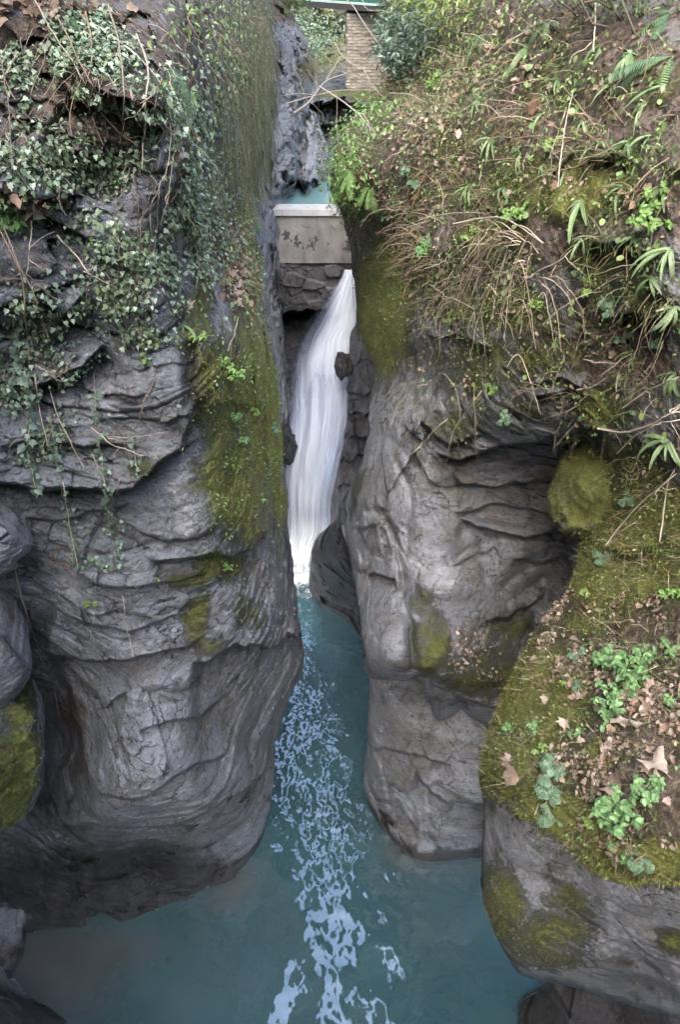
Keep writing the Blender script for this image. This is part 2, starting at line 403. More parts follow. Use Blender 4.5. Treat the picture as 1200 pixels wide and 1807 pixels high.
left_feats = [
    ('ledge', [(-40, 850), (30, 854), (70, 864), (190, 867), (232, 857), (272, 817), (320, 792), (338, 735), (345, 690)], .34, 40, 60),
    ('ledge', [(50, 690), (110, 668), (150, 650), (182, 608)], .30, 30, 40), ('ledge', [(55, 590), (100, 575), (135, 540), (150, 515)], .28, 25, 35),
    ('ledge', [(-10, 795), (60, 775), (150, 790), (230, 780)], .12, 20, 30),
    ('ledge', [(30, 905), (90, 915), (190, 905), (230, 885)], .10, 20, 30), ('groove', [(180, 990), (150, 1000), (165, 960), (182, 930), (200, 880)], .10, 5),
    ('ledge', [(260, 985), (330, 982), (400, 978), (440, 960), (470, 930)], .20, 40, 45), ('groove', [(300, 860), (296, 930), (300, 980)], .08, 6),
    ('ledge', [(70, 1150), (100, 1154), (143, 1168), (200, 1164), (257, 1154), (300, 1148), (330, 1140)], .24, 40, 45), ('ledge', [(130, 1095), (190, 1102), (240, 1110), (310, 1085), (330, 1050)], .09, 20, 20),
    ('ledge', [(330, 1172), (370, 1170), (410, 1140), (450, 1137), (480, 1140), (500, 1128), (545, 1108)], .45, 50, 90),
    ('ledge', [(60, 1475), (110, 1450), (167, 1449), (200, 1456), (290, 1458), (340, 1442), (400, 1412), (450, 1376), (490, 1345)], .75, 60, 110),
    ('ledge', [(165, 1398), (250, 1406), (300, 1372), (345, 1352), (400, 1322)], .16, 40, 30), ('groove', [(245, 1247), (258, 1222), (280, 1218), (300, 1227), (335, 1222), (370, 1195)], .16, 9),
    ('ledge', [(240, 1290), (300, 1270), (350, 1262), (400, 1225)], .12, 30, 30), ('groove', [(180, 1230), (195, 1300), (225, 1395)], .05, 5), ('groove', [(192, 1230), (212, 1330), (232, 1440)], .05, 4),
    ('step', [(100, 1060), (92, 1150), (128, 1215), (148, 1290), (152, 1345), (172, 1405), (166, 1450)], .5, 14, 130),
    ('ledge', [(330, 1500), (390, 1480), (440, 1430), (480, 1400)], .35, 25, 60), ('ledge', [(220, 1510), (300, 1505), (340, 1500), (370, 1480)], .22, 25, 40), ('groove', [(350, 1600), (370, 1540), (400, 1480)], .15, 7),
    ('ledge', [(60, 1535), (120, 1520), (165, 1505)], .25, 20, 40), ('groove', [(335, 600), (332, 690), (340, 730)], .25, 10), ('ledge', [(350, 720), (400, 706), (470, 715)], .12, 20, 30),
    ('groove', [(455, 1000), (465, 1060), (500, 1110)], .10, 8), ('groove', [(480, 1000), (500, 1050), (522, 1100)], .12, 7), ('groove', [(475, 900), (485, 960), (500, 1000)], .12, 8),
    ('ledge', [(-20, 330), (60, 350), (130, 340)], .18, 30, 40), ('ledge', [(80, 250), (150, 275), (190, 265)], .2, 25, 40), ('ledge', [(130, 130), (200, 170), (300, 190)], .4, 40, 60)]
left_paint = [('m', 410, 850, 75, 120, 0, 1.0), ('m', 400, 690, 75, 110, 0, .85), ('m', 345, 560, 40, 90, 0, .75), ('m', 345, 1095, 30, 60, 10, .8), ('m', 385, 1000, 55, 35, 0, .8), ('m', 330, 1020, 50, 15, 0, .7), ('m', 440, 1085, 40, 40, 0, .5), ('m', 380, 1135, 30, 20, 0, .6), ('m', 430, 930, 50, 40, 0, .7), ('m', 250, 825, 25, 25, 0, .6),
    ('m', 450, 150, 50, 180, 0, .6), ('m', 330, 400, 60, 120, 0, .55), ('m', 60, 1430, 60, 40, 0, .3), ('m', 30, 900, 15, 60, 0, .5),
    ('s', 150, 120, 330, 260, 0, .75), ('s', 60, 450, 120, 100, 0, .55), ('s', 400, 350, 80, 180, 0, .7), ('s', 220, 690, 120, 60, -10, .35), ('s', 100, 1000, 70, 60, 0, .5), ('s', 130, 1260, 45, 160, -10, .6), ('s', 130, 770, 40, 20, 0, .5), ('s', 420, 760, 60, 160, 0, .4), ('m', 435, 470, 45, 110, 0, .75), ('m', 452, 720, 46, 230, -3, .85), ('m', 482, 740, 26, 240, -3, .9), ('m', 455, 390, 34, 130, 0, .9), ('s', 440, 500, 40, 90, 0, .8), ('s', 300, 1010, 80, 15, 0, .4),
    ('p', 330, 880, 38, 90, 5, .62), ('p', 200, 690, 60, 50, 0, .45), ('p', 230, 1010, 60, 25, 10, .45), ('p', 130, 1030, 30, 40, 0, .4), ('p', 355, 1160, 20, 15, 0, .5), ('p', 330, 1400, 30, 20, 0, .35),
    ('w', 30, 1060, 70, 80, 0, .4), ('w', 120, 1340, 45, 170, -8, .25), ('w', 200, 1565, 270, 85, 0, 1.15), ('w', 50, 560, 90, 70, 0, .35), ('w', 270, 900, 40, 50, 0, .5), ('w', 320, 1145, 50, 25, 0, .5), ('w', 515, 960, 14, 130, 0, .6), ('w', 430, 1540, 40, 40, 0, .5),  # the broad strong entry paints the undercut's shade into the rock colour
    ('p', 55, 1590, 10, 60, 15, .6), ('p', 100, 1590, 14, 50, 15, .6), ('p', 150, 1575, 10, 60, 10, .55), ('p', 235, 1580, 8, 40, 5, .5)]
def smooth_left(x, y): return sstep(1160, 1230, y+.1*(250-x))
def mass(name, *a, oname='cliff', label=None, cat=None, okind='structure', group=None, **k):
    o = build_mass(name, *a, oname=oname, **k)
    return tag(o, label, cat, group, okind)
mass('left', -330, XR, -400, [(-330, 1650), (0, 1644), (200, 1638), (300, 1620), (340, 1612), (380, 1584), (430, 1562), (460, 1537), (560, 1530)], left_ctrl, M['rock'], sd=1, kind='layered', kindmap=('smooth', smooth_left),
    feats=left_feats, paint=left_paint, edges='R', rnd=(60, .10), skirt=[('L', (-.05, -1, 0), 11), ('R', (-.45, .9, 0), 3.5), ('T', (-.12, .05, 1), 9), ('B', (0, .15, -1), 1.5)])

# pale rock wall beyond it, down beside the waterfall
mass('beyond', 395, [(-200, 505), (20, 512), (60, 537), (90, 550), (130, 558), (160, 550), (192, 546), (198, 556), (250, 576), (300, 583), (330, 573), (343, 558), (347, 532), (354, 512), (366, 496), (450, 494), (480, 493), (550, 497), (600, 502), (640, 508), (680, 515), (720, 514), (770, 512), (800, 508), (850, 506), (1050, 516)], -200, 1050,
    [(400, -200, 20), (500, -200, 20), (400, 0, 19), (505, 0, 20.5), (450, 100, 17.5), (550, 120, 21.2), (460, 200, 18), (540, 200, 21.0), (545, 342, d_for_z(342, 7.6)), (565, 250, 22.0), (450, 300, 17.5), (505, 357, d_for_z(357, 7.6)), (495, 400, 20.0), (440, 400, 17), (440, 550, 16.5), (495, 550, 20.6), (450, 700, 17), (512, 700, 20.6), (508, 800, 20.3), (450, 850, 17.5), (508, 950, d_for_z(950, 0)), (400, 1000, 18), (515, 1040, 20)],
    M['rock'], step=1.7, sd=2, amp=1.5, kind='layered', edges='R', rnd=(22, .03), edgen=6, skirt=[('R', (-.6, .8, 0), 2.5), ('T', (-.3, .2, 1), 6)],
    feats=[('groove', [(548, 195), (540, 225), (532, 260), (528, 300), (520, 345)], .7, 7), ('groove', [(500, 300), (506, 320), (510, 325)], .7, 6), ('groove', [(482, 430), (480, 480), (492, 560)], .5, 6), ('ledge', [(490, 330), (540, 318), (575, 325)], .4, 20, 20), ('groove', [(478, 500), (485, 580), (498, 640)], .35, 4)],
    paint=[('p', 560, 250, 26, 70, 0, .95), ('p', 500, 200, 25, 130, 8, .6), ('p', 485, 320, 30, 60, 0, .85), ('p', 480, 560, 14, 110, -8, 1.0), ('p', 495, 400, 10, 60, 0, .5), ('p', 500, 700, 10, 60, -5, .7), ('m', 470, 150, 22, 150, 0, .5), ('m', 540, 110, 20, 30, 0, .5), ('s', 500, 10, 60, 40, 0, .9), ('w', 512, 700, 10, 130, 0, .5), ('w', 505, 790, 30, 60, 0, .9), ('m', 470, 300, 10, 60, 0, .5)])

# dark ribbed rock on the other side of the fall
mass('ribbed', [(380, 618), (455, 622), (480, 622), (490, 625), (540, 627), (570, 625), (585, 609), (610, 612), (640, 610), (670, 607), (700, 605), (740, 604), (780, 597), (830, 585), (870, 573), (900, 570), (930, 583), (1010, 590)], 790, 380, 1010,
    [(620, 380, 21), (620, 480, 20.9), (640, 480, 19.5), (760, 480, 18), (612, 600, 20), (650, 650, 18.3), (760, 650, 17), (606, 720, 19.4), (650, 760, 18.0), (590, 830, 19.6), (640, 850, 18.2), (575, 900, 20.3), (650, 930, 17.5), (590, 1000, 20), (760, 900, 17)],
    M['rock'], step=1.8, sd=4, amp=1.2, kind='smooth', edges='L', rnd=(35, .05), edgen=6, skirt=[('L', (.7, .7, 0), 2.5)],
    feats=[('ledge', [(590, y+6), (615, y-2), (640, y+5*((i % 2)*2-1)), (672, y-4)], a_, 14, 16) for i, (y, a_) in enumerate(((640, .10), (690, .14), (706, .08), (728, .2), (741, .12), (768, .18), (812, .12), (852, .16)))],
    paint=[('w', 640, 800, 80, 180, 0, .75), ('s', 630, 520, 30, 60, 0, .5), ('m', 640, 540, 16, 80, 0, .7)])

# low dark spur in the channel
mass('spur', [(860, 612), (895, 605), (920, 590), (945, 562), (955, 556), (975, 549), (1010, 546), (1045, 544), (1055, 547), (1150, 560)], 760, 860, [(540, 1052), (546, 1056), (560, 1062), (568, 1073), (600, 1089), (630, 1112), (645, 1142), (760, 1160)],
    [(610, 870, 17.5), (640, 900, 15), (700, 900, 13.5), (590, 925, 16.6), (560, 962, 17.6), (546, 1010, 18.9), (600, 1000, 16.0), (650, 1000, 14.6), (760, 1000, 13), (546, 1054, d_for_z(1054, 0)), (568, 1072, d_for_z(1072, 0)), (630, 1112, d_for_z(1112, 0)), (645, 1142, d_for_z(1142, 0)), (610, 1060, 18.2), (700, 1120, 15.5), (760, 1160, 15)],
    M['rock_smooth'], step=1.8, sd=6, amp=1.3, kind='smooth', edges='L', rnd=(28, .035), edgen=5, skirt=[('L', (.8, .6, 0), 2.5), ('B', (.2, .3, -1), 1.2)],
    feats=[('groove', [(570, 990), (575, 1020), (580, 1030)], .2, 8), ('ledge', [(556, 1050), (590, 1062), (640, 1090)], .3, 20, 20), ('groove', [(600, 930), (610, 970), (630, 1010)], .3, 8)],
    paint=[('w', 590, 1030, 100, 130, 0, 1.3), ('p', 568, 1005, 8, 25, 0, .3)])  # wet mask at full strength paints in the shade of the overhanging cliff

# right cliff with the planted slope above it
right_ctrl = [(700, -400, 21), (1100, -400, 11), (1600, -400, 6), (700, 0, 18), (800, 0, 11.5), (1000, 0, 6.8), (1200, 0, 5.6), (1550, 0, 4.7), (692, 130, 16), (640, 200, 14.3), (595, 270, 13.6), (585, 330, 14.0), (620, 330, 12.4), (700, 200, 11.6), (800, 200, 8.8), (1000, 200, 6.2), (1200, 200, 5.0), (1550, 200, 4.2), (700, 330, 10.3), (800, 350, 8.2), (1000, 400, 6.1), (1200, 400, 4.9),
    (640, 365, 13.2), (620, 400, 16.8), (618, 450, 18.6), (660, 400, 13.2), (660, 470, 13.6), (635, 540, 16.4), (680, 560, 12.8), (650, 640, 14.6), (720, 480, 11.2), (730, 640, 11.0), (760, 450, 8.7), (850, 480, 7.6), (1550, 450, 4.1), (750, 590, 9.7), (850, 640, 8.1), (1000, 640, 6.8), (1100, 650, 6.2), (1200, 650, 5.5),
    (665, 700, 12.6), (690, 720, 11.1), (750, 790, 9.8), (850, 770, 8.8), (950, 755, 7.9), (1030, 740, 7.1), (940, 800, 9.3), (1050, 800, 7.6), (1000, 830, 9.8), (850, 880, 10.1), (950, 950, 10.4), (1010, 980, 10.9), (710, 930, 10.2), (780, 990, 10.0), (645, 890, 11.4), (600, 905, 13.2), (625, 1020, 12.0), (650, 1100, 10.5), (700, 1180, 10.0), (648, 1190, 10.6), (770, 1100, 10.1), (850, 1040, 10.5), (960, 1030, 11.7), (790, 1180, 10.4), (860, 1250, 11.6), (770, 1250, 12.2), (1000, 1200, 11.6), (1200, 900, 6.4), (1200, 1200, 9), (1550, 800, 4.6), (1550, 1250, 7)]
right_feats = [
    ('ledge', [(760, 795), (800, 803), (860, 797), (930, 776), (985, 763), (1040, 758), (1080, 765)], .42, 40, 45), ('ledge', [(795, 820), (812, 846), (870, 858), (930, 855), (985, 842)], .22, 16, 26), ('ledge', [(795, 905), (830, 897), (867, 890), (920, 895), (975, 900)], .17, 18, 22),
    ('ledge', [(805, 912), (850, 928), (890, 944), (930, 952), (990, 930)], .26, 18, 40), ('groove', [(830, 905), (880, 922), (940, 930)], .10, 5), ('ledge', [(940, 700), (1000, 690), (1030, 695)], .22, 15, 20), ('ledge', [(935, 672), (990, 668), (1030, 690)], .12, 15, 20),
    ('groove', [(636, 893), (668, 908), (690, 938), (708, 985), (713, 1030), (707, 1065), (720, 1110), (728, 1200)], .26, 9), ('step', [(690, 935), (708, 985), (713, 1030), (720, 1110), (728, 1200)], -.12, 6, 60),
    ('ledge', [(650, 1014), (676, 1014), (695, 1024), (706, 1050)], .18, 20, 22), ('groove', [(665, 900), (655, 960), (640, 1010)], -.25, 16), ('groove', [(650, 925), (670, 955), (672, 990)], .24, 20),
    ('groove', [(690, 800), (706, 830), (722, 870), (722, 960), (718, 1010)], .12, 6), ('groove', [(800, 990), (870, 960), (880, 965)], .18, 14), ('groove', [(730, 1040), (800, 1030), (860, 1010)], -.18, 22), ('ledge', [(800, 1000), (840, 985), (870, 968), (890, 985)], .12, 10, 20),
    ('ledge', [(860, 1095), (890, 1090), (930, 1070), (960, 1040)], .22, 15, 25), ('groove', [(885, 1040), (930, 1000), (960, 980)], .12, 8), ('groove', [(900, 1060), (950, 1025), (970, 1010)], .12, 8), ('ledge', [(900, 985), (950, 990), (1000, 970)], .16, 12, 18),
    ('step', [(1010, 940), (1008, 1000), (960, 1060)], .1, 6, 40), ('ledge', [(730, 1188), (760, 1190), (790, 1200), (830, 1196), (880, 1200)], .20, 14, 18), ('ledge', [(800, 1230), (840, 1240), (880, 1245)], .22, 10, 14), ('groove', [(770, 1190), (768, 1270)], .2, 6),
    ('groove', [(700, 650), (740, 720), (790, 740)], .10, 8), ('groove', [(660, 760), (700, 780), (740, 830)], .07, 7), ('ledge', [(640, 350), (680, 370), (740, 390)], .4, 20, 40), ('ledge', [(740, 740), (790, 780), (840, 770)], .18, 25, 25),
    ('ledge', [(1090, 560), (1140, 545), (1190, 555)], .35, 20, 30), ('ledge', [(1040, 280), (1080, 272), (1120, 285)], .15, 10, 25), ('ledge', [(1030, 430), (1100, 425), (1160, 450)], .2, 15, 25), ('ledge', [(740, 600), (800, 590), (880, 615)], .12, 10, 15)]
right_paint = [('s', 900, 220, 480, 300, 0, 1.1), ('s', 680, 380, 90, 90, 0, .8), ('s', 1080, 620, 180, 130, 0, .8), ('s', 850, 480, 150, 60, 0, .8), ('m', 620, 330, 45, 60, 0, .9), ('m', 676, 540, 56, 135, 0, 1.25), ('m', 720, 460, 60, 60, 0, .7), ('m', 990, 330, 170, 70, 0, .85), ('m', 860, 420, 90, 60, 0, .7), ('m', 950, 120, 300, 130, 0, .45), ('m', 850, 300, 200, 120, 0, .5), ('m', 1080, 470, 110, 60, 0, .7), ('m', 800, 260, 90, 70, 0, .55), ('m', 1150, 150, 70, 60, 0, .5), ('m', 1090, 290, 60, 60, 0, .6), ('m', 880, 545, 140, 45, 5, .8), ('m', 860, 640, 130, 70, -10, .55), ('m', 800, 755, 70, 35, 0, .6), ('m', 1060, 720, 60, 45, 0, 1.), ('m', 950, 630, 130, 40, 0, .7), ('m', 1100, 820, 80, 50, 0, .8), ('m', 1110, 520, 80, 40, 0, .7), ('m', 700, 150, 60, 50, 0, .5), ('m', 760, 330, 60, 70, 0, .5),
    ('m', 760, 1140, 45, 60, 0, .85), ('m', 860, 1190, 90, 55, 0, .7), ('m', 900, 1110, 60, 40, -30, .6), ('m', 740, 1060, 20, 40, 0, .5), ('m', 620, 870, 20, 60, 20, .45), ('m', 730, 800, 25, 60, 0, .35), ('m', 900, 720, 60, 30, 0, .4), ('s', 750, 700, 110, 160, 0, .33), ('s', 830, 1130, 40, 45, 0, .5),
    ('s', 680, 1110, 32, 100, 0, .4), ('p', 770, 990, 90, 60, 0, .42), ('p', 710, 880, 30, 70, 0, .3), ('p', 860, 1010, 70, 50, 0, .3), ('p', 1085, 275, 30, 14, 0, .8), ('p', 640, 1000, 14, 60, 0, .3), ('w', 860, 960, 60, 40, 0, .4), ('w', 990, 930, 60, 60, 0, .6), ('w', 630, 410, 50, 60, 0, .9), ('w', 950, 870, 60, 30, 0, .35), ('w', 690, 970, 25, 45, 0, .3)]  # wet entry under the hummock paints the dark of its cavity
XL = [(-400, 720), (0, 690), (60, 704), (120, 692), (140, 690), (175, 660), (195, 640), (225, 610), (260, 590), (300, 583), (335, 582), (352, 590), (372, 601), (400, 608), (440, 616), (465, 622), (500, 627), (560, 632), (600, 640), (625, 650), (640, 662), (660, 665), (690, 656), (720, 652), (760, 651), (795, 642), (815, 637), (850, 624), (870, 610), (895, 597), (910, 597), (940, 604), (970, 612), (1000, 619), (1030, 627), (1080, 632), (1120, 638), (1150, 642), (1180, 643), (1200, 650), (1400, 655)]
def smooth_right(x, y): return sstep(770, 860, y+.45*(800-x))*(1-.55*sstep(880, 960, x))*sstep(690, 760, y)
def earth_amp(x, y): return 1+0*x
mass('right', XL, 1560, -400, [(640, 1192), (655, 1198), (715, 1203), (724, 1198), (733, 1196), (745, 1204), (754, 1232), (764, 1262), (778, 1272), (800, 1262), (814, 1250), (835, 1269), (870, 1286), (1000, 1300), (1560, 1330)], right_ctrl, M['rock_brown'], sd=8, amp=.9, kind='layered', kindmap=[('smooth', smooth_right), ('earth', lambda x, y: sstep(60, -60, y-np.interp(x, [600, 680, 760, 860, 1000, 1200], [330, 420, 470, 560, 640, 760])))],
    feats=right_feats, paint=right_paint, edges='LB', rnd=(45, .05), edgen=7, skirt=[('R', (.12, -1, 0), 11), ('L', (.75, .65, 0), 4.5), ('T', (.65, .3, .75), 12), ('B', (.15, .75, .1), 2.5)])

# undercut rock at its foot
mass('foot', [(1120, 658), (1195, 652), (1250, 650), (1310, 648), (1340, 643), (1390, 640), (1420, 644), (1450, 656), (1475, 674), (1500, 692), (1600, 720)], 1000, 1120, [(600, 1440), (655, 1452), (672, 1480), (690, 1497), (712, 1509), (728, 1521), (750, 1525), (790, 1523), (830, 1519), (900, 1511), (1000, 1500)],
    [(660, 1120, 13.8), (1000, 1120, 12.8), (660, 1210, 13.6), (750, 1210, 13.4), (860, 1280, 13.0), (655, 1300, 14.3), (750, 1300, 13.4), (850, 1330, 12.9), (642, 1400, 15.2), (700, 1400, 13.8), (780, 1400, 13.3), (860, 1400, 13.2), (655, 1450, d_for_z(1450, 0)), (700, 1450, 14.3), (690, 1497, d_for_z(1497, 0)), (750, 1525, d_for_z(1525, 0)), (830, 1519, d_for_z(1519, 0)), (750, 1460, 13.9), (850, 1450, 13.8), (1000, 1500, 13.8), (1000, 1300, 12.6)],
    M['rock_smooth'], step=1.9, sd=9, amp=.9, kind='smooth', edges='L', rnd=(40, .05), edgen=5, skirt=[('L', (.7, .7, 0), 2.5), ('B', (.1, .2, -1), 1.5), ('T', (.1, .5, .2), 1)],
    feats=[('ledge', [(645, 1312), (690, 1324), (730, 1330), (800, 1345)], .16, 30, 20), ('groove', [(640, 1385), (680, 1388), (712, 1397), (730, 1425), (733, 1475), (728, 1510)], .14, 5), ('groove', [(645, 1398), (690, 1400), (715, 1412), (722, 1440)], .10, 4), ('groove', [(645, 1376), (690, 1376), (725, 1386), (745, 1420), (748, 1480)], .08, 4), ('ledge', [(660, 1412), (700, 1412), (711, 1440)], .16, 10, 14), ('ledge', [(735, 1362), (760, 1396), (790, 1413), (830, 1417), (870, 1418)], .42, 30, 40), ('groove', [(670, 1450), (690, 1445), (706, 1450)], .22, 12), ('groove', [(760, 1430), (760, 1480), (775, 1505)], .12, 5), ('groove', [(680, 1265), (678, 1290), (665, 1310)], .08, 6)],
    paint=[('s', 690, 1452, 30, 18, 0, .55), ('s', 720, 1490, 12, 35, 0, .5), ('p', 745, 1500, 25, 30, 0, .45), ('p', 690, 1415, 25, 12, 0, .35), ('w', 850, 1470, 80, 60, 0, .3), ('w', 700, 1225, 60, 25, 0, .5), ('s', 740, 1350, 120, 110, 0, .34), ('w', 780, 1300, 90, 70, 0, .32)])

# mossy bank in front on the right
bank_ctrl = [(1210, 560, 5.5), (1150, 700, 6.1), (1350, 700, 5.0), (1100, 800, 6.8), (1200, 800, 6.0), (1060, 900, 7.5), (1200, 950, 6.1), (1030, 960, 7.7), (1110, 960, 6.9), (1000, 1050, 7.6), (945, 1120, 7.8), (900, 1200, 7.8), (868, 1280, 7.8), (1000, 1150, 7.0), (1100, 1100, 6.5), (1200, 1150, 5.7), (1000, 1300, 6.2), (1200, 1300, 5.2), (848, 1370, 7.3), (900, 1300, 6.9), (900, 1380, 6.5), (1000, 1430, 5.95), (1100, 1500, 5.5), (1200, 1530, 5.2), (1550, 900, 4.8), (1550, 1300, 4.2), (1550, 1500, 4.3),
    (852, 1440, 7.5), (880, 1470, 7.2), (980, 1540, 6.9), (1080, 1600, 6.5), (1200, 1630, 6.1), (852, 1580, 7.7), (930, 1600, 7.25), (900, 1680, 8.0), (960, 1720, 8.1), (1050, 1690, 7.3), (1200, 1700, 6.6), (1100, 1760, 7.8), (1200, 1790, 7.5), (1550, 1700, 5.5), (1550, 1850, 6.5)]
lip = [(835, 1396), (870, 1404), (900, 1424), (960, 1450), (1000, 1480), (1050, 1532), (1100, 1548), (1200, 1557), (1300, 1562)]
def bank_top(x, y, mk):
    f = sstep(-4, 22, np.interp(x, [p[0] for p in lip], [p[1] for p in lip])-y)
    mk[..., 1] = np.maximum(mk[..., 1], 1.05*f); mk[..., 0] = np.maximum(mk[..., 0], .34*f)
    mk[..., 3] *= 1-f
mass('bank', [(540, 1215), (600, 1180), (700, 1130), (800, 1090), (850, 1062), (900, 1042), (940, 1032), (1000, 1020), (1050, 1000), (1080, 975), (1120, 945), (1160, 920), (1200, 900), (1240, 882), (1280, 868), (1330, 852), (1370, 846), (1400, 850), (1450, 854), (1500, 851), (1560, 849), (1590, 853), (1620, 863), (1650, 874), (1690, 893), (1710, 908), (1900, 940)], 1560, 540, [(840, 1640), (890, 1692), (910, 1713), (950, 1731), (1000, 1739), (1100, 1771), (1200, 1798), (1560, 1880)],
    bank_ctrl, M['rock'], post=bank_top, step=2.0, sd=12, amp=.55, kind='smooth', kindmap=('earth', lambda x, y: sstep(-12, 12, np.interp(x, [p[0] for p in lip], [p[1] for p in lip])-y)), edges='LB', rnd=(55, .06), edgen=7, skirt=[('R', (.1, -1, 0), 9), ('L', (.8, .6, -.1), 4), ('B', (.3, .8, .1), 3)],
    feats=[('ledge', lip, .42, 35, 70, 1), ('ledge', [(1060, 965), (1110, 972), (1160, 960)], .22, 20, 18), ('groove', [(985, 1590), (1030, 1620), (1080, 1650), (1200, 1690)], .12, 8), ('groove', [(1000, 1640), (1060, 1625), (1100, 1650)], .06, 6), ('ledge', [(1050, 1640), (1110, 1660), (1160, 1690), (1200, 1700), (1300, 1720)], .14, 12, 18), ('ledge', [(980, 1735), (1060, 1735), (1140, 1755), (1200, 1765)], .12, 12, 14), ('groove', [(1080, 1690), (1140, 1705), (1200, 1735)], .1, 9), ('groove', [(1100, 1735), (1150, 1742), (1200, 1750)], .12, 8), ('ledge', [(1090, 1100), (1110, 1170), (1160, 1190)], .06, 20, 20)],
    paint=[('m', 950, 1230, 110, 120, -50, .95), ('m', 900, 1350, 70, 70, 0, 1.0), ('m', 1080, 1000, 100, 110, -30, .95), ('m', 1000, 1440, 130, 50, 25, 1.0), ('m', 1150, 1520, 130, 45, 5, 1.), ('m', 1150, 940, 100, 140, 0, .9), ('m', 1060, 1330, 40, 35, 0, .9), ('m', 1050, 1090, 70, 40, -20, .8), ('m', 1150, 790, 70, 90, 0, .8), ('s', 1110, 1290, 130, 150, 0, .85), ('s', 1030, 1180, 60, 80, 0, .55), ('s', 1150, 700, 80, 90, 0, .7), ('s', 1180, 1150, 60, 80, 0, .7), ('m', 1150, 1020, 80, 50, 0, 1.),
        ('m', 890, 1600, 45, 80, -10, .85), ('m', 960, 1660, 80, 60, 0, .75), ('m', 1010, 1600, 60, 60, 0, .5), ('m', 1190, 1660, 30, 30, 0, .7), ('w', 1130, 1720, 110, 60, 15, .75), ('w', 980, 1540, 60, 30, 30, .55), ('w', 1120, 1620, 90, 50, 10, .45), ('p', 870, 1470, 16, 40, 0, .45), ('p', 1140, 1742, 30, 7, 0, .6), ('p', 900, 1440, 30, 20, 0, .3), ('w', 960, 1600, 25, 60, 0, .3)])

# dark rock low in both bottom corners
mass('corner', [(1680, 1040), (1720, 985), (1750, 945), (1780, 915), (1830, 885), (1900, 860)], 1500, 1680, 1900, [(900, 1800, d_for_z(1800, 0)), (980, 1750, 11.6), (1100, 1790, 10.6), (1200, 1800, 10.0), (1500, 1800, 9), (1000, 1900, 11), (1500, 1680, 9.5)], M['rock_smooth'], step=2.6, sd=14, amp=.8, kind='smooth', edges='L', rnd=(40, .03), skirt=[('L', (-.2, .2, -1), 1.0)], paint=[('w', 1050, 1790, 200, 80, 0, 1.)], oname='rock_shelf')
mass('corner2', -300, [(1700, -20), (1745, -6), (1757, 12), (1775, 40), (1800, 58), (1900, 80)], 1700, 1900, [(-10, 1750, 11.3), (50, 1800, 11.2), (-100, 1800, 10.6), (-300, 1800, 9), (0, 1900, 10.2), (60, 1900, 10.4)], M['rock_smooth'], step=2.6, sd=15, amp=.6, kind='smooth', edges='R', rnd=(30, .03), skirt=[('R', (.1, .3, -1), 1.5)], paint=[('w', 0, 1800, 100, 80, 0, 1.)], oname='rock_shelf')
mass('corner3', -300, [(1600, 60), (1640, 44), (1680, 44), (1710, 30), (1735, 8), (1760, -20), (1800, -40)], 1600, 1800, [(-300, 1640, 12.4), (40, 1640, 13.2), (0, 1700, 12.7), (-300, 1700, 12), (-20, 1760, 12.5), (-300, 1800, 11.8)], M['rock_smooth'], step=2.6, sd=16, amp=.5, kind='smooth', edges='R', rnd=(25, .03), skirt=[('R', (.1, .3, -1), 1.5)], paint=[('w', 0, 1680, 80, 60, 0, .5), ('s', 10, 1680, 40, 40, 0, .5)], oname='rock_shelf')

# loose blocks wedged against the cliff
blk = [dict(name='blockA', xl=-120, xr=[(915, -20), (928, 8), (945, 40), (962, 60), (975, 50), (990, 30), (1000, 33), (1012, 14), (1030, -30)], top=915, bot=1030, c=[(-60, 930, 6.1), (0, 950, 6.05), (55, 962, 6.5), (0, 990, 6.25), (20, 1010, 6.5), (-120, 970, 6.0)], lab='pale grey angular block jutting from the cliff at the left edge, topmost of three', p=[('p', 10, 965, 50, 40, 0, .55)]),
       dict(name='blockB', xl=-120, xr=[(1100, -30), (1122, 5), (1150, 30), (1180, 55), (1195, 52), (1220, 35), (1250, 10), (1275, -20)], top=1100, bot=1275, c=[(-60, 1120, 6.9), (0, 1150, 6.8), (50, 1190, 7.3), (0, 1220, 7.1), (10, 1250, 7.4), (-120, 1190, 6.6)], lab='large grey pointed boulder at the left edge above the green mossy one', p=[('p', 0, 1170, 40, 50, 0, .5), ('s', 20, 1130, 30, 20, 0, .5)]),
       dict(name='blockC', xl=-120, xr=[(1215, -10), (1238, 30), (1255, 60), (1275, 74), (1320, 78), (1370, 77), (1400, 70), (1430, 56), (1460, 14), (1490, -30)], top=1215, bot=1490, c=[(-60, 1240, 7.4), (0, 1300, 7.3), (70, 1280, 7.7), (70, 1380, 7.9), (0, 1400, 7.6), (20, 1450, 8.0), (-120, 1350, 7.1)], lab='green mossy boulder at the left edge, lowest of three, above the dark undercut', p=[('m', 15, 1370, 50, 100, 10, 1.3), ('m', 30, 1265, 35, 30, 0, 1.)])]
for b in blk:
    mass(b['name'], b['xl'], b['xr'], b['top'], b['bot'], b['c'], M['rock'], step=1.9, sd=20+len(b['name'])+ord(b['name'][-1]), amp=1.1, nsc=2.3, kind='layered', edges='RTB', rnd=(18, .06), edgen=5, skirt=[('R', (-.3, .8, -.1), .8), ('T', (-.1, 1, 0), .8), ('B', (-.1, 1, 0), .8)], paint=b['p'], oname='boulder', label=b['lab'], cat='boulder', okind=None, group='blocks at the foot of the ivy cliff', origin=world(0., .5*(b['top']+b['bot']), b['c'][2][2]))
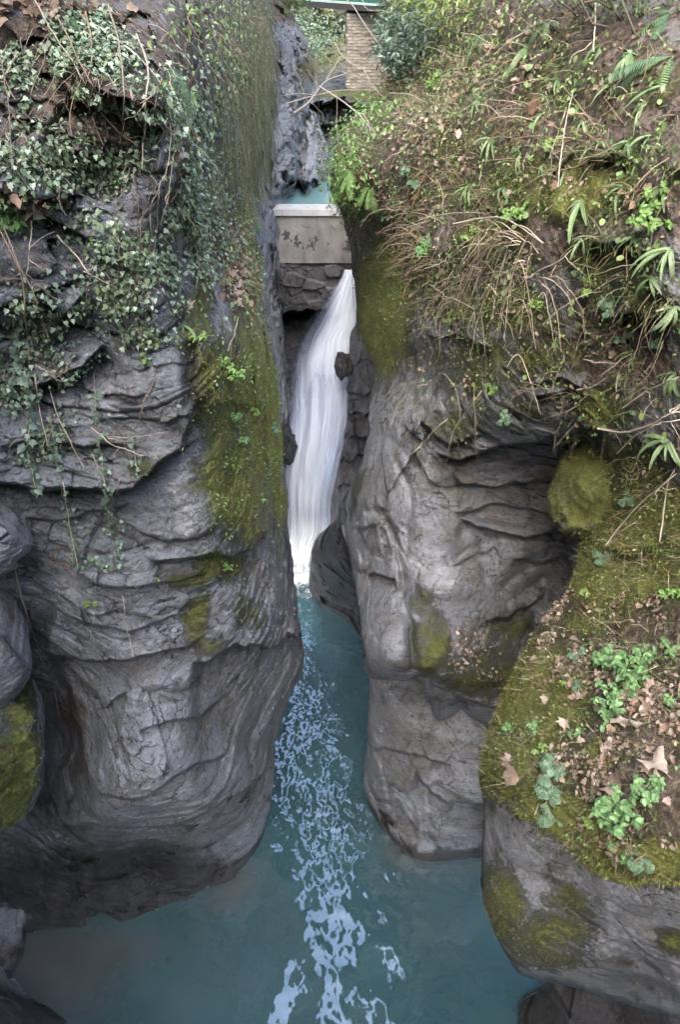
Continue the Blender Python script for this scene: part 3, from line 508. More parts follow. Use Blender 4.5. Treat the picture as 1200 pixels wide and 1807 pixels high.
mass('mossblock', [(770, 1015), (800, 1000), (830, 986), (870, 971), (900, 968), (920, 975), (935, 985), (945, 1000)], 1130, 770, [(960, 925), (985, 940), (1000, 944), (1035, 942), (1060, 935), (1130, 930)], [(1020, 780, 8.2), (980, 860, 8.0), (1010, 850, 7.5), (1060, 840, 7.3), (970, 900, 8.0), (1010, 920, 7.7), (1060, 920, 7.5), (1130, 850, 7.4), (1080, 780, 7.7)], M['rock'], step=1.8, sd=31, amp=.8, nsc=1.6, kind='layered', edges='LTB', rnd=(14, .035), edgen=5, skirt=[('L', (.3, .9, 0), 1.5), ('T', (0, 1, 0), 1.2), ('B', (.1, 1, .1), 1.5)], feats=[('groove', [(1015, 800), (1003, 850), (995, 890)], .10, 8)],
     paint=[('m', 1045, 865, 75, 100, 0, 1.2), ('m', 985, 880, 20, 50, 0, .95), ('p', 1000, 860, 9, 60, 8, .6), ('p', 1030, 800, 25, 12, 0, .4)], oname='boulder', label='squat moss covered block under the ledge, above the dark cleft', cat='boulder', okind=None, origin=world(1030., 930., 7.6))

# far wall of the ravine behind the bridge pier, and the ledge the pier stands on
mass('ravine', 400, 820, -500, 330, [(400, -500, 34), (820, -500, 30), (400, 0, 34), (560, 0, 33.5), (700, 0, 30), (820, 0, 28), (560, 140, 30), (620, 135, 29), (700, 130, 28), (620, 152, 25.4), (560, 158, 26), (700, 150, 25), (600, 180, 24.2), (700, 180, 23.8), (560, 185, 25.2), (600, 225, 24.2), (560, 240, d_for_z(240, 7.9)), (595, 272, d_for_z(272, 7.5)), (700, 230, 23.5), (820, 200, 23), (500, 330, 23.8), (820, 330, 22), (500, 200, 26), (560, 300, d_for_z(300, 7.3)), (600, 330, d_for_z(330, 6.8))], M['rock'], step=2.6, sd=41, amp=2.2, kind='layered', skirt=[('T', (-.1, .35, 1), 10), ('L', (-.6, .2, 0), 4)],
     feats=[('ledge', [(540, 182), (600, 178), (660, 186), (720, 180)], 1.0, 30, 40), ('ledge', [(560, 215), (610, 222), (660, 215)], .6, 15, 15)], paint=[('m', 570, 60, 80, 100, 0, .75), ('m', 620, 165, 70, 14, 0, 1.), ('s', 580, 120, 70, 50, 0, .6), ('m', 600, 200, 60, 30, 0, .5), ('w', 600, 110, 60, 60, 0, .9), ('w', 560, 60, 60, 60, 0, .4), ('w', 590, 240, 60, 40, 0, .5)], oname='ravine_wall')  # wet entry beside the pier paints the shaded hollow into the wall
# wet rock under the weir
mass('sill', 470, 640, 455, 760, [(470, 455, 20.9), (640, 455, 20.9), (470, 545, 21.5), (640, 500, 20.9), (560, 545, 21.6), (500, 580, 21.9), (560, 600, 21.8), (520, 660, 21.2), (600, 700, 20.6), (480, 760, 20.8), (640, 760, 20)], M['rock'], step=1.7, sd=44, amp=.9, kind='layered', feats=[('ledge', [(495, 545), (530, 548), (570, 540)], .8, 15, 40)], paint=[('w', 540, 600, 120, 120, 0, 1.)])

# added wall, unseen behind the camera, closing the ravine to block frontal sky light
X, Z = np.meshgrid(np.linspace(-16, 16, 60), np.linspace(-2, 24, 60)); Yb = -11.5+.05*X**2*0+1.2*fbm(np.stack([X*.3, X*0, Z*.3], -1), 4)-.05*(Z-8)
mk = np.zeros(X.shape+(4,)); mk[..., 1] = .5; mk[..., 0] = .5
o = mesh_np('ravine_wall', np.stack([X, Yb, Z], -1).reshape(-1, 3), grid_faces(60, 60), M['rock'], cols={'mask': mk.reshape(-1, 4)}); tag(o, kind='structure')
# ------------------------------------------------------------------ water
def water_material(name, deep, ior=1.6, bump=.25):
    n = new_mat(name)
    pos = n.node('ShaderNodeNewGeometry').outputs['Position']
    at = n.node('ShaderNodeAttribute', attribute_name='mask'); sep = n.node('ShaderNodeSeparateColor'); n.link(at.outputs['Color'], sep.inputs[0])
    big = n.noise(pos, .5, 3, .5)
    col = n.mix(n.smooth(big, .35, .7), deep, tuple(x*1.25 for x in deep))
    sh = n.math('MULTIPLY', n.smooth(n.math('ADD', sep.outputs[1], n.math('MULTIPLY', n.math('SUBTRACT', n.noise(pos, 1.6, 4, .6), .5), .5)), -.1, 1.25), .8)
    col = n.mix(sh, col, n.mix(n.noise(pos, 3, 4, .6), (.075, .072, .07), (.125, .12, .115)))          # pale rock bed showing through near the banks
    fm = n.noise(n.scalevec(pos, (2.2, 1, 1)), 3.2, 7, .75, .8)
    fo = n.smooth(n.math('ADD', sep.outputs[0], n.math('MULTIPLY', n.math('SUBTRACT', fm, .5), 1.7)), .42, .75)
    col = n.mix(fo, col, (.80, .84, .88))
    rough = n.math('ADD', .035, n.math('MULTIPLY', fo, .5))
    nn = n.bump(n.noise(pos, 9, 3, .5, .4), bump*.6, .012)
    m = n.finish(col, rough, nn, .5, IOR=ior)
    return m
M['water'] = water_material('milky_teal_water', (.037, .082, .093), 2.6)
M['pool_water'] = water_material('upper_pool_water', (.12, .21, .215), 1.5)
def adaptive(lo, hi, flo, fhi, s, c=.5): return axis(lo, hi, s, flo, fhi, c)
xs = adaptive(-14, 14, -1.9, 2.4, .022); ys = adaptive(-8, 21, 3.6, 17.2, .024)
X, Y = np.meshgrid(xs, ys)
flow = np.exp(-((X-.22)/(1.8-.07*(Y-4)))**2)                 # the current keeps the middle of the channel ruffled
px, py = project(np.stack([X, Y, X*0], -1))
ch = sstep(6.5, 8.2, Y)
rip = np.maximum(flow, ch*.9)
def gz(kx, ky, off, o=2): return fbm(np.stack([X*kx, Y*ky, X*0+off], -1), o, gain=.45)
wx_ = X+.25*gz(1.1, 1.1, 3); 
h = (.060-.012*ch)*gz(1.05, .95, 0, 2)*(.12+.88*rip)+(.026+.002*ch)*gz(2.2, 2.6, 9, 2)*(.05+.95*rip)+.0105*gz(5.0, 6.8, 20, 2)*(.02+.98*rip*(.22+.78*ch))+(.0026+.0044*ch)*gz(12, 17, 33, 2)*rip
h += .05*gz(2.2, 2.4, 50, 3)*sstep(13.0, 15.5, Y)
mk = np.zeros(X.shape+(4,))
mk[..., 0] = np.maximum(1.2*sstep(14.2, 15.6, Y), .45*sstep(12.5, 15.5, Y))*np.exp(-((px-535)/70)**4)
def blob(cx, cy, rx, ry, s, a=0):
    c_, s_ = math.cos(R(a)), math.sin(R(a)); dx, dy = px-cx, py-cy
    return s*np.exp(-((((dx*c_+dy*s_)/rx)**2+((-dx*s_+dy*c_)/ry)**2))**1.2)
mk[..., 1] = np.clip(blob(70, 1720, 150, 95, 1.)+blob(410, 1570, 70, 28, .8, -40)+blob(705, 1510, 45, 28, .75, 40)+blob(830, 1530, 70, 10, .5)+blob(200, 1670, 140, 30, .45), 0, 1)
mk[..., 3] = 1
o = mesh_np('water', np.stack([X, Y, h], -1).reshape(-1, 3), grid_faces(*X.shape), M['water'], cols={'mask': mk.reshape(-1, 4)}); tag(o, kind='structure')
# upper pool
xs = np.linspace(-6, 6, 160); ys = np.linspace(20.55, 36, 220); X, Y = np.meshgrid(xs, ys)
h = 7.62+.012*fbm(np.stack([X*1.6, Y*1.2, X*0+4], -1), 3)
mk = np.zeros(X.shape+(4,)); mk[..., 3] = 1
o = mesh_np('water', np.stack([X, Y, h], -1).reshape(-1, 3), grid_faces(*X.shape), M['pool_water'], cols={'mask': mk.reshape(-1, 4)}); tag(o, kind='structure')
# ground far below everything
o = mesh_np('river_bed', np.array([[-60, -40, -1.8], [60, -40, -1.8], [60, 80, -1.8], [-60, 80, -1.8]]), np.array([[0, 1, 2, 3]]), M['rock_smooth'], cols={'mask': np.zeros((4, 4))}); tag(o, kind='structure')

# waterfall: a fan of silky strands sliding over the rock
n = new_mat('silky_white_water')
uvn = n.node('ShaderNodeUVMap').outputs[0]
at = n.node('ShaderNodeAttribute', attribute_name='mask'); sep = n.node('ShaderNodeSeparateColor'); n.link(at.outputs['Color'], sep.inputs[0])
s1 = n.noise(n.scalevec(uvn, (15, .7, 1)), 1.0, 5, .58, .3); s2 = n.noise(n.scalevec(uvn, (50, 1.2, 1)), 1.0, 3, .6)
st = n.math('ADD', n.math('MULTIPLY', n.math('SUBTRACT', s1, .5), .62), n.math('MULTIPLY', n.math('SUBTRACT', s2, .5), .16))
al = n.smooth(n.math('ADD', sep.outputs[0], n.math('MULTIPLY', st, sep.outputs[1])), .05, 1.0)
col = n.mix(al, (.42, .50, .72), (.88, .925, 1.0))
df = n.node('ShaderNodeBsdfDiffuse'); n.link(col, df.inputs['Color'])
tl = n.node('ShaderNodeBsdfTranslucent'); n.link(col, tl.inputs['Color'])
mx = n.node('ShaderNodeMixShader'); mx.inputs[0].default_value = .1; n.link(df.outputs[0], mx.inputs[1]); n.link(tl.outputs[0], mx.inputs[2])
tr = n.node('ShaderNodeBsdfTransparent'); m2 = n.node('ShaderNodeMixShader'); n.link(al, m2.inputs[0]); n.link(tr.outputs[0], m2.inputs[1]); n.link(mx.outputs[0], m2.inputs[2])
n.link(m2.outputs[0], n.out.inputs[0]); M['fall'] = n.m
FL = [(476, 612), (490, 606), (520, 583), (560, 548), (600, 522), (640, 509), (680, 510), (720, 512), (770, 508), (800, 503), (850, 503), (900, 505), (960, 506), (1010, 510)]
FR = [(476, 624), (490, 626), (540, 630), (570, 627), (600, 614), (640, 612), (670, 612), (700, 608), (740, 606), (780, 600), (830, 588), (880, 577), (920, 576), (940, 575), (960, 562), (1010, 548)]
NU, NV = 90, 330
u, v = np.meshgrid(np.linspace(0, 1, NU), np.linspace(0, 1, NV))
def fall_layer(off, y0, y1, wob):
    y = y0+(y1-y0)*v; a, b = interp(FL, y), interp(FR, y); a = a-6; b = b+11*sstep(500, 680, y); x = a+(b-a)*u
    c = [(612, 478, 20.75), (624, 478, 20.6), (560, 560, 21.0), (628, 560, 20.2), (515, 640, 20.9), (560, 640, 20.5), (608, 640, 19.9), (512, 720, 20.7), (560, 720, 20.2), (606, 720, 19.7), (505, 800, 20.3), (545, 800, 19.9), (590, 800, 19.7), (505, 900, 20.5), (540, 900, 20.2), (575, 900, 20.4), (507, 985, d_for_z(985, .1)), (560, 975, d_for_z(975, .1)), (530, 1010, d_for_z(1010, -.05)), (507, 940, 20.9)]
    d = tps(c, x, y)+off+.10*np.sin(math.pi*u)*0-.22*np.sin(math.pi*np.clip(u, 0, 1))
    d = d+wob*fbm(np.stack([u*9, v*2.2, v*0+off*9], -1), 3)
    return x, y, world(x, y, d)
root = empty('waterfall', world(535., 985., 20.6), 'silky white waterfall sliding down the narrow cleft below the weir', 'waterfall')
for k, (off, y0, y1, wob, dens) in enumerate(((.0, 476, 1010, .12, .95), (-.14, 500, 1000, .16, .60), (.25, 490, 1005, .1, .45))):
    x, y, P = fall_layer(off, y0, y1, wob)
    core = np.exp(-((x-interp([(476, 618), (560, 615), (640, 578), (720, 560), (800, 535), (900, 530), (1010, 528)], y))/interp([(476, 30), (600, 40), (700, 46), (1010, 60)], y))**2)
    den = dens*(.20+.85*core+.25*sstep(640, 900, y))*(1-.35*sstep(.45, .05, u)*sstep(700, 560, y))
    den = den*(1-.25*sstep(.62, .9, u)*sstep(720, 800, y)) 
    edge = sstep(0, .2, u)*sstep(0, .05, 1-u)
    den = den*(.35+.65*edge)-(.5*(1-sstep(0, .05, u)))
    if k: den = den-1.0*(1-sstep(y0, y0+230+60*fbm(np.stack([u*6, u*0, u*0+k], -1), 3), y))
    den = den+.25*sstep(900, 950, y)-.7*sstep(985, 1018, y+22*fbm(np.stack([u*7, u*0, u*0+k], -1), 3))
    mk = np.stack([np.clip(den, 0, 1), np.clip(.9-.35*sstep(700, 900, y), 0, 1), u*0, u*0+1], -1)
    uv = np.stack([u+k*3.1, v*4+k], -1)
    mesh_np('water_strands', P.reshape(-1, 3), grid_faces(NV, NU), M['fall'], root, None, {'mask': mk.reshape(-1, 4)}, uv.reshape(-1, 2))
for c_ in root.children: c_.matrix_parent_inverse = Matrix.Translation(root.location).inverted()

# ------------------------------------------------------------------ boxes and tubes
def box_vf(c, s, rot=0., bev=0.):
    c = np.array(c, float); h = np.array(s, float)/2
    v = np.array([[i, j, k] for i in (-1, 1) for j in (-1, 1) for k in (-1, 1)])*h
    ca, sa = math.cos(rot), math.sin(rot); v = v@np.array([[ca, sa, 0], [-sa, ca, 0], [0, 0, 1]])
    f = [(0, 1, 3, 2), (4, 6, 7, 5), (0, 4, 5, 1), (2, 3, 7, 6), (0, 2, 6, 4), (1, 5, 7, 3)]
    return v+c, f
class MB:
    def __init__(s): s.v, s.f, s.n = [], [], 0
    def add(s, v, f):
        s.v.append(np.asarray(v, float)); s.f += [tuple(i+s.n for i in q) for q in f]; s.n += len(v); return s
    def box(s, c, sz, rot=0.): return s.add(*box_vf(c, sz, rot))
    def build(s, name, mat, parent=None, smooth=False):
        o = mesh_np(name, np.concatenate(s.v), s.f, mat, parent, None, smooth=smooth)
        if parent is not None: o.matrix_parent_inverse = Matrix.Translation(parent.location).inverted()
        return o
def tube_vf(pts, r, k=5):
    P = np.asarray(pts, float); nn = len(P); r = np.broadcast_to(np.asarray(r, float), (nn,))
    T = np.gradient(P, axis=0); T /= np.linalg.norm(T, axis=1)[:, None]+1e-9
    ref = np.array([.31, .17, .93]); A = np.cross(T, ref); A /= np.linalg.norm(A, axis=1)[:, None]+1e-9; B = np.cross(T, A)
    t = np.arange(k)*2*math.pi/k
    V = P[:, None]+r[:, None, None]*(np.cos(t)[None, :, None]*A[:, None]+np.sin(t)[None, :, None]*B[:, None])
    i = np.arange(nn*k).reshape(nn, k); j = np.roll(i, -1, 1)
    F = np.stack([i[:-1], j[:-1], j[1:], i[1:]], -1).reshape(-1, 4)
    return V.reshape(-1, 3), F

# ------------------------------------------------------------------ weir
def concrete(name, a, b, stain):
    n = new_mat(name); pos = n.node('ShaderNodeNewGeometry').outputs['Position']
    c = n.mix(n.smooth(n.noise(pos, 1.6, 6, .65), .35, .65), a, b)
    c = n.mix(n.math('MULTIPLY', n.smooth(n.noise(n.scalevec(pos, (2, 2, .35)), 3, 5, .6), .55, .7), .6), c, stain)
    blot = n.smooth(n.noise(n.scalevec(pos, (1.3, 1, 1)), 2.6, 6, .62, .4), .54, .575)
    sx = n.node('ShaderNodeSeparateXYZ'); n.link(pos, sx.inputs[0])
    band = n.math('MULTIPLY', n.smooth(sx.outputs[2], 6.5, 6.8), n.smooth(sx.outputs[2], 7.5, 7.2))
    c = n.mix(n.math('MULTIPLY', n.math('MULTIPLY', blot, band), .85), c, (.05, .045, .045))
    c = n.mix(n.math('MULTIPLY', n.smooth(n.noise(pos, 30, 3, .7), .5, .75), .3), c, tuple(x*.5 for x in a))
    nn = n.bump(n.noise(pos, 22, 5, .7), .6, .02)
    return n.finish(c, .85, nn, .25)
M['concrete'] = concrete('stained_concrete', (.25, .235, .225), (.36, .34, .325), (.17, .155, .145))
M['concrete_top'] = concrete('bleached_concrete', (.36, .355, .35), (.48, .475, .47), (.26, .25, .245))
# masonry: courses of stone with joints
def masonry(name, sc, a, b, joint, cols_=()):
    n = new_mat(name); pos = n.node('ShaderNodeTexCoord').outputs['UV']
    w = n.node('ShaderNodeMix', data_type='VECTOR'); w.inputs[0].default_value = .035; n.link(pos, w.inputs[4])
    nz = n.node('ShaderNodeTexNoise'); nz.inputs['Scale'].default_value = 3; n.link(pos, nz.inputs['Vector']); n.link(nz.outputs['Color'], w.inputs[5])
    br = n.node('ShaderNodeTexBrick'); n.link(w.outputs[1], br.inputs['Vector']); br.inputs['Scale'].default_value = sc
    br.inputs['Color1'].default_value = (*a, 1); br.inputs['Color2'].default_value = (*b, 1); br.inputs['Mortar'].default_value = (*joint, 1)
    br.inputs['Mortar Size'].default_value = .014; br.inputs['Brick Width'].default_value = .3; br.inputs['Row Height'].default_value = .085; br.inputs['Bias'].default_value = 0
    p3 = n.node('ShaderNodeNewGeometry').outputs['Position']
    c = n.mix(n.math('MULTIPLY', n.smooth(n.noise(p3, 1.4, 5, .6), .4, .65), .5), br.outputs['Color'], tuple(x*.6 for x in a))
    c = n.mix(n.math('MULTIPLY', n.smooth(n.noise(p3, 9, 5, .7), .5, .72), .4), c, tuple(min(1, x*1.5) for x in b))
    nn = n.bump(n.math('ADD', n.math('MULTIPLY', br.outputs['Fac'], -1.2), n.noise(p3, 9, 5, .7)), 1., .05)
    return n.finish(c, .85, nn, .25)
M['masonry'] = masonry('coursed_stone', 1.0, (.42, .37, .305), (.30, .265, .22), (.24, .21, .175))
weir = empty('weir', (-.5, 20.5, 5.0), 'low grey concrete weir with black stains holding back the upper pool', 'weir')
def relief_wall(x0, x1, z0, z1, yf, amp, sd, mat, name, parent, bow=None, th=.4, uvs=1.):
    nx, nz = max(8, int((x1-x0)/.022)), max(6, int((z1-z0)/.022))
    X, Z = np.meshgrid(np.linspace(x0, x1, nx), np.linspace(z1, z0, nz)); Yb = X*0+yf
    Yb = Yb+amp*fbm(np.stack([X*2.2, X*0+sd, Z*2.2], -1), 5, gain=.6)
    if bow is not None: Yb = Yb+bow(X, Z)
    V = np.stack([X, Yb, Z], -1); back = V[0].copy(); back[:, 1] = yf+th
    V = np.concatenate([back[None], V], 0); UV = np.stack([V[..., 0]*uvs, V[..., 2]*uvs+V[..., 1]*.0], -1)
    o = mesh_np(name, V.reshape(-1, 3), grid_faces(nz+1, nx), mat, parent, None, None, UV.reshape(-1, 2))
    o.matrix_parent_inverse = Matrix.Translation(parent.location).inverted(); return o
def crack(X, Z):
    f1, f2, c = worley(np.stack([X*2.1+.3*gn(np.stack([X*2, X*0, Z*2], -1)), X*0, Z*3.0], -1))
    return -.12*(c-.5)*sstep(0, .05, f2-f1)+.05*np.exp(-((f2-f1)/.04)**2)+.06*fbm(np.stack([X*5, X*0, Z*2], -1), 4)
relief_wall(-1.75, .62, 6.42, 7.78, 20.3, .018, 3, M['concrete'], 'wall', weir)
b = MB(); b.add([(-1.75, 20.22, 7.66), (.60, 20.22, 7.66), (.60, 20.70, 7.66), (-1.75, 20.70, 7.66), (-1.75, 20.25, 7.80), (.40, 20.25, 7.79), (.40, 20.70, 7.80), (-1.75, 20.70, 7.81)], [(0, 1, 5, 4), (1, 2, 6, 5), (2, 3, 7, 6), (3, 0, 4, 7), (4, 5, 6, 7), (0, 3, 2, 1)]).build('coping', M['concrete_top'], weir)
m_ = concrete('dark_masonry', (.10, .095, .10), (.15, .14, .145), (.05, .045, .045)); M['dark_masonry'] = m_
relief_wall(-1.75, .55, 5.15, 6.42, 20.36, .05, 8, m_, 'masonry_base', weir, crack)

# ------------------------------------------------------------------ bridge in the distance
M['green_steel'] = (lambda n: n.finish(n.mix(n.smooth(n.noise(n.node('ShaderNodeNewGeometry').outputs['Position'], 3, 5, .7), .45, .7), (.035, .115, .095), (.06, .15, .13)), .5, None, .4))(new_mat('green_painted_steel'))
M['pale_steel'] = (lambda n: n.finish((.42, .52, .47), .55, None, .4))(new_mat('faded_flange_paint'))
M['dark_deck'] = (lambda n: n.finish((.05, .048, .045), .8, None, .3))(new_mat('dark_deck_underside'))
br = empty('footbridge', (-.2, 29, 11.4), 'green steel footbridge crossing the ravine at the top', 'bridge')
A = world(400., -6., 25.5); B_ = world(668., 12., 23.0); A[2] = B_[2] = B_[2]+.05
dv = B_-A; Lb = np.linalg.norm(dv[:2]); ang = math.atan2(dv[1], dv[0]); mid = (A+B_)/2; nrm = np.array([-math.sin(ang), math.cos(ang), 0])
if nrm[1] < 0: nrm = -nrm
MB().box(mid-nrm*.03+[0, 0, -.10], (Lb, .22, .14), ang).build('dark_band', M['dark_deck'], br)  # dark box strip along the bottom of the girder
MB().box(mid+[0, 0, .24], (Lb, .10, .42), ang).build('girder', M['green_steel'], br)
MB().box(mid+nrm*.02+[0, 0, .005], (Lb, .30, .05), ang).build('bottom_flange', M['pale_steel'], br)
MB().box(mid+nrm*1.1+[0, 0, .02], (Lb, 1.8, .12), ang).build('deck', M['dark_deck'], br)
MB().box(mid+nrm*2.15+[0, 0, .24], (Lb, .10, .46), ang).build('girder', M['green_steel'], br)
for k in range(9):
    MB().box(A+dv*(k+.5)/9-nrm*.06+[0, 0, .24], (.035, .06, .40), ang).build('stiffener', M['green_steel'], br)
rail = MB()
for k in range(19): rail.box(A+dv*k/18+[0, 0, .95], (.04, .04, 1.0), ang)
for z in (.75, 1.1, 1.45): rail.box(mid+[0, 0, z], (Lb, .04, .04), ang)
rail.build('railing', M['green_steel'], br)
# pier: bowed rubble stone
pr = empty('bridge_pier', (1.0, 27.4, 9.3), 'tall brown coursed stone pier carrying the footbridge', 'bridge pier')
pc = world(653., 100., 24.3); W2, D2 = .72, .55
ring = []
nz = 110
for i in range(nz):
    z = 8.4+(pc[2]+1.15-8.4)*i/(nz-1)
    per = []
    for (x0, y0), (x1, y1) in zip([(-W2, -D2), (W2, -D2), (W2, D2), (-W2, D2)], [(W2, -D2), (W2, D2), (-W2, D2), (-W2, -D2)]):
        for t in np.linspace(0, 1, 40, endpoint=False): per.append((x0+(x1-x0)*t, y0+(y1-y0)*t, z))
    ring.append(per)
V = np.array(ring); dirn = V-np.array([0, 0, 0]); dirn[..., 2] = 0; dirn /= np.linalg.norm(dirn, axis=-1)[..., None]
f1, f2, c = worley(np.stack([V[..., 0]*3.4, V[..., 1]*3.4, V[..., 2]*7], -1))
V = V+dirn*(.05*(c-.5)*sstep(0, .1, f2-f1)-.015*np.exp(-((f2-f1)/.1)**2)+.05*fbm(V*4, 4))[..., None]
V[..., 0] += pc[0]; V[..., 1] += pc[1]+.45
nper = V.shape[1]; i = np.arange(nz*nper).reshape(nz, nper); j = np.roll(i, -1, 1)
F = np.stack([i[:-1], j[:-1], j[1:], i[1:]], -1).reshape(-1, 4)
UV = np.stack([np.broadcast_to(np.arange(nper)*.035, (nz, nper)), V[..., 2]], -1)
o = mesh_np('shaft', V.reshape(-1, 3), F, M['masonry'], pr, None, None, UV.reshape(-1, 2)); o.matrix_parent_inverse = Matrix.Translation(pr.location).inverted()
cp = world(680., 20., 24.0); M['cap_stone'] = concrete('grey_cap_stone', (.34, .33, .32), (.42, .41, .40), (.25, .24, .23))
MB().box(cp+[.05, .3, .0], (.62, 1.2, .20)).build('bearing_stone', M['cap_stone'], pr)
# two round stones caught beside and under the fall
def stone(name, px_, py_, d, r, sq, sd, mat, label, wet=.8):
    bm_u, bm_v = np.meshgrid(np.linspace(0, 2*math.pi, 65), np.linspace(0, math.pi, 33)); 
    V = np.stack([np.cos(bm_u)*np.sin(bm_v), np.sin(bm_u)*np.sin(bm_v), np.cos(bm_v)], -1)
    f1_, f2_, c_, tl_ = worley(V*1.3+sd, True); V = V*(1+.25*fbm(V*1.3+sd, 5, gain=.6)+.35*tl_+.2*(c_-.5)*sstep(0, .1, f2_-f1_))[..., None]*np.array(sq)*r; c = world(float(px_), float(py_), d)
    mk = np.zeros((V.shape[0]*V.shape[1], 4)); mk[:, 2] = wet
    o = mesh_np(name, (V+c).reshape(-1, 3), grid_faces(*V.shape[:2]), mat, None, c, {'mask': mk}); tag(o, label, 'boulder'); return o
stone('boulder', 607, 647, 18.6, .28, (.75, .8, 1.15), 3, M['rock_smooth'], 'small round dark stone jammed beside the waterfall')
stone('boulder', 500, 785, 19.6, .36, (.8, .8, 1.3), 9, M['rock_smooth'], 'wet black stone at the left edge of the waterfall', 1.)
# ------------------------------------------------------------------ plants: templates
def leaf_material(name, rough=.45, spec=.4, trans=.25, vein=.25):
    n = new_mat(name); at = n.node('ShaderNodeAttribute', attribute_name='tint')
    pos = n.node('ShaderNodeNewGeometry').outputs['Position']
    c = n.mix(n.math('MULTIPLY', n.smooth(n.noise(pos, 60, 3, .6), .4, .7), vein), at.outputs['Color'], n.mix(1., at.outputs['Color'], (.45, .45, .4), 'MULTIPLY'))
    b = n.node('ShaderNodeBsdfPrincipled'); n.link(c, b.inputs['Base Color']); b.inputs['Roughness'].default_value = rough; b.inputs['Specular IOR Level'].default_value = spec
    t = n.node('ShaderNodeBsdfTranslucent'); n.link(c, t.inputs['Color']); m = n.node('ShaderNodeMixShader'); m.inputs[0].default_value = trans
    n.link(b.outputs[0], m.inputs[1]); n.link(t.outputs[0], m.inputs[2]); n.link(m.outputs[0], n.out.inputs[0]); return n.m
M['ivy'] = leaf_material('ivy_leaf', .42, .55, .15)
M['leaf'] = leaf_material('soft_leaf', .5, .4, .3)
M['dead'] = leaf_material('dead_leaf_brown', .75, .2, .2, .45)
M['stem'] = leaf_material('dry_stem', .8, .2, .0, .5)
M['moss'] = leaf_material('moss_fuzz', .9, .1, .3, .3)
def nrm(v): return v/(np.linalg.norm(v, axis=-1)[..., None]+1e-9)
def fan(out, fold=.25, tipdrop=.15):
    """outline (x, y) around the base at 0,0 -> vertices and triangles with a midrib fold"""
    o = np.array(out, float); c = np.array([[0, .38]])
    v = np.concatenate([c, o]); z = fold*np.abs(v[:, 0])-tipdrop*v[:, 1]**2
    V = np.stack([v[:, 0], v[:, 1], z], -1); n_ = len(o)
    F = np.array([[0, 1+i, 1+(i+1) % n_] for i in range(n_)]); return V, F
IVY = fan([(0, 0), (.22, -.10), (.48, .10), (.30, .30), (.40, .52), (.17, .56), (0, 1), (-.17, .56), (-.40, .52), (-.30, .30), (-.48, .10), (-.22, -.10)], .22)
OVATE = fan([(0, 0), (.22, .22), (.27, .5), (.15, .8), (0, 1), (-.15, .8), (-.27, .5), (-.22, .22)], .35, .3)
ROUND = fan([(0, 0), (.34, .15), (.42, .5), (.26, .85), (0, .95), (-.26, .85), (-.42, .5), (-.34, .15)], .2, .15)
CRUMP = fan([(0, 0), (.3, .1), (.42, .38), (.3, .62), (.36, .8), (.05, .92), (-.2, .98), (-.3, .7), (-.46, .42), (-.26, .12)], .5, .5)
PLANE = fan([(0, 0), (.16, .02), (.44, .04), (.42, .22), (.60, .46), (.42, .50), (.36, .74), (.2, .74), (.04, .96), (-.14, .78), (-.30, .78), (-.36, .54), (-.58, .50), (-.42, .26), (-.46, .04), (-.16, .03)], .3, .35)
BLADE = (np.array([[-.5, 0, 0], [.5, 0, 0], [-.35, .4, .05], [.35, .4, .05], [-.2, .75, -.08], [.2, .75, -.08], [0, 1, -.3]]), np.array([[0, 1, 3], [0, 3, 2], [2, 3, 5], [2, 5, 4], [4, 5, 6]]))
TRI = (np.array([[-.5, 0, 0], [.5, 0, 0], [0, 1, 0]]), np.array([[0, 1, 2]]))
def frames(nv, tv):
    n_ = nrm(nv); t = tv-(tv*n_).sum(-1)[..., None]*n_; t = nrm(t); x = np.cross(t, n_); return np.stack([x, t, n_], -1)
def instance(tmpl, P, Fr, size, tint, asp=1., curl=0.):
    V, F = tmpl; n_ = len(P); sz = np.broadcast_to(size, (n_,))
    L = np.broadcast_to(V, (n_,)+V.shape).copy(); L[..., 0] *= np.broadcast_to(asp, (n_,))[:, None]
    if curl is not 0.:
        cu = np.broadcast_to(curl, (n_,))[:, None]; L[..., 2] += cu*(L[..., 1]**2-.3*L[..., 1])+cu*.7*L[..., 0]**2
    W = np.einsum('nij,nkj->nki', Fr, L*sz[:, None, None])+P[:, None]
    FF = (F[None]+(np.arange(n_)*len(V))[:, None, None]).reshape(-1, F.shape[1])
    C = np.ones((n_, len(V), 4)); C[..., :3] = tint[:, None]
    return W.reshape(-1, 3), FF, C.reshape(-1, 4)
def tints(n_, cols, var=.25):
    c = np.array(cols, float); a = rng.randint(len(c), size=n_); b = rng.randint(len(c), size=n_); t = rng.rand(n_, 1)*.5
    return np.clip((c[a]*(1-t)+c[b]*t)*(1+var*rng.randn(n_, 1)*.6), .005, .9)
def merge(parts):
    V, F, C, k = [], [], [], 0
    for v, f, c in parts: V.append(v); F.append(f+k); C.append(c); k += len(v)
    return np.concatenate(V), np.concatenate(F), np.concatenate(C)
def plant_obj(name, parts, mat, parent=None, origin=None):
    V, F, C = merge(parts)
    o = mesh_np(name, V, F, mat, parent, origin, {'tint': C}, smooth=False)
    if parent is not None: o.matrix_parent_inverse = Matrix.Translation(parent.location).inverted()
    return o
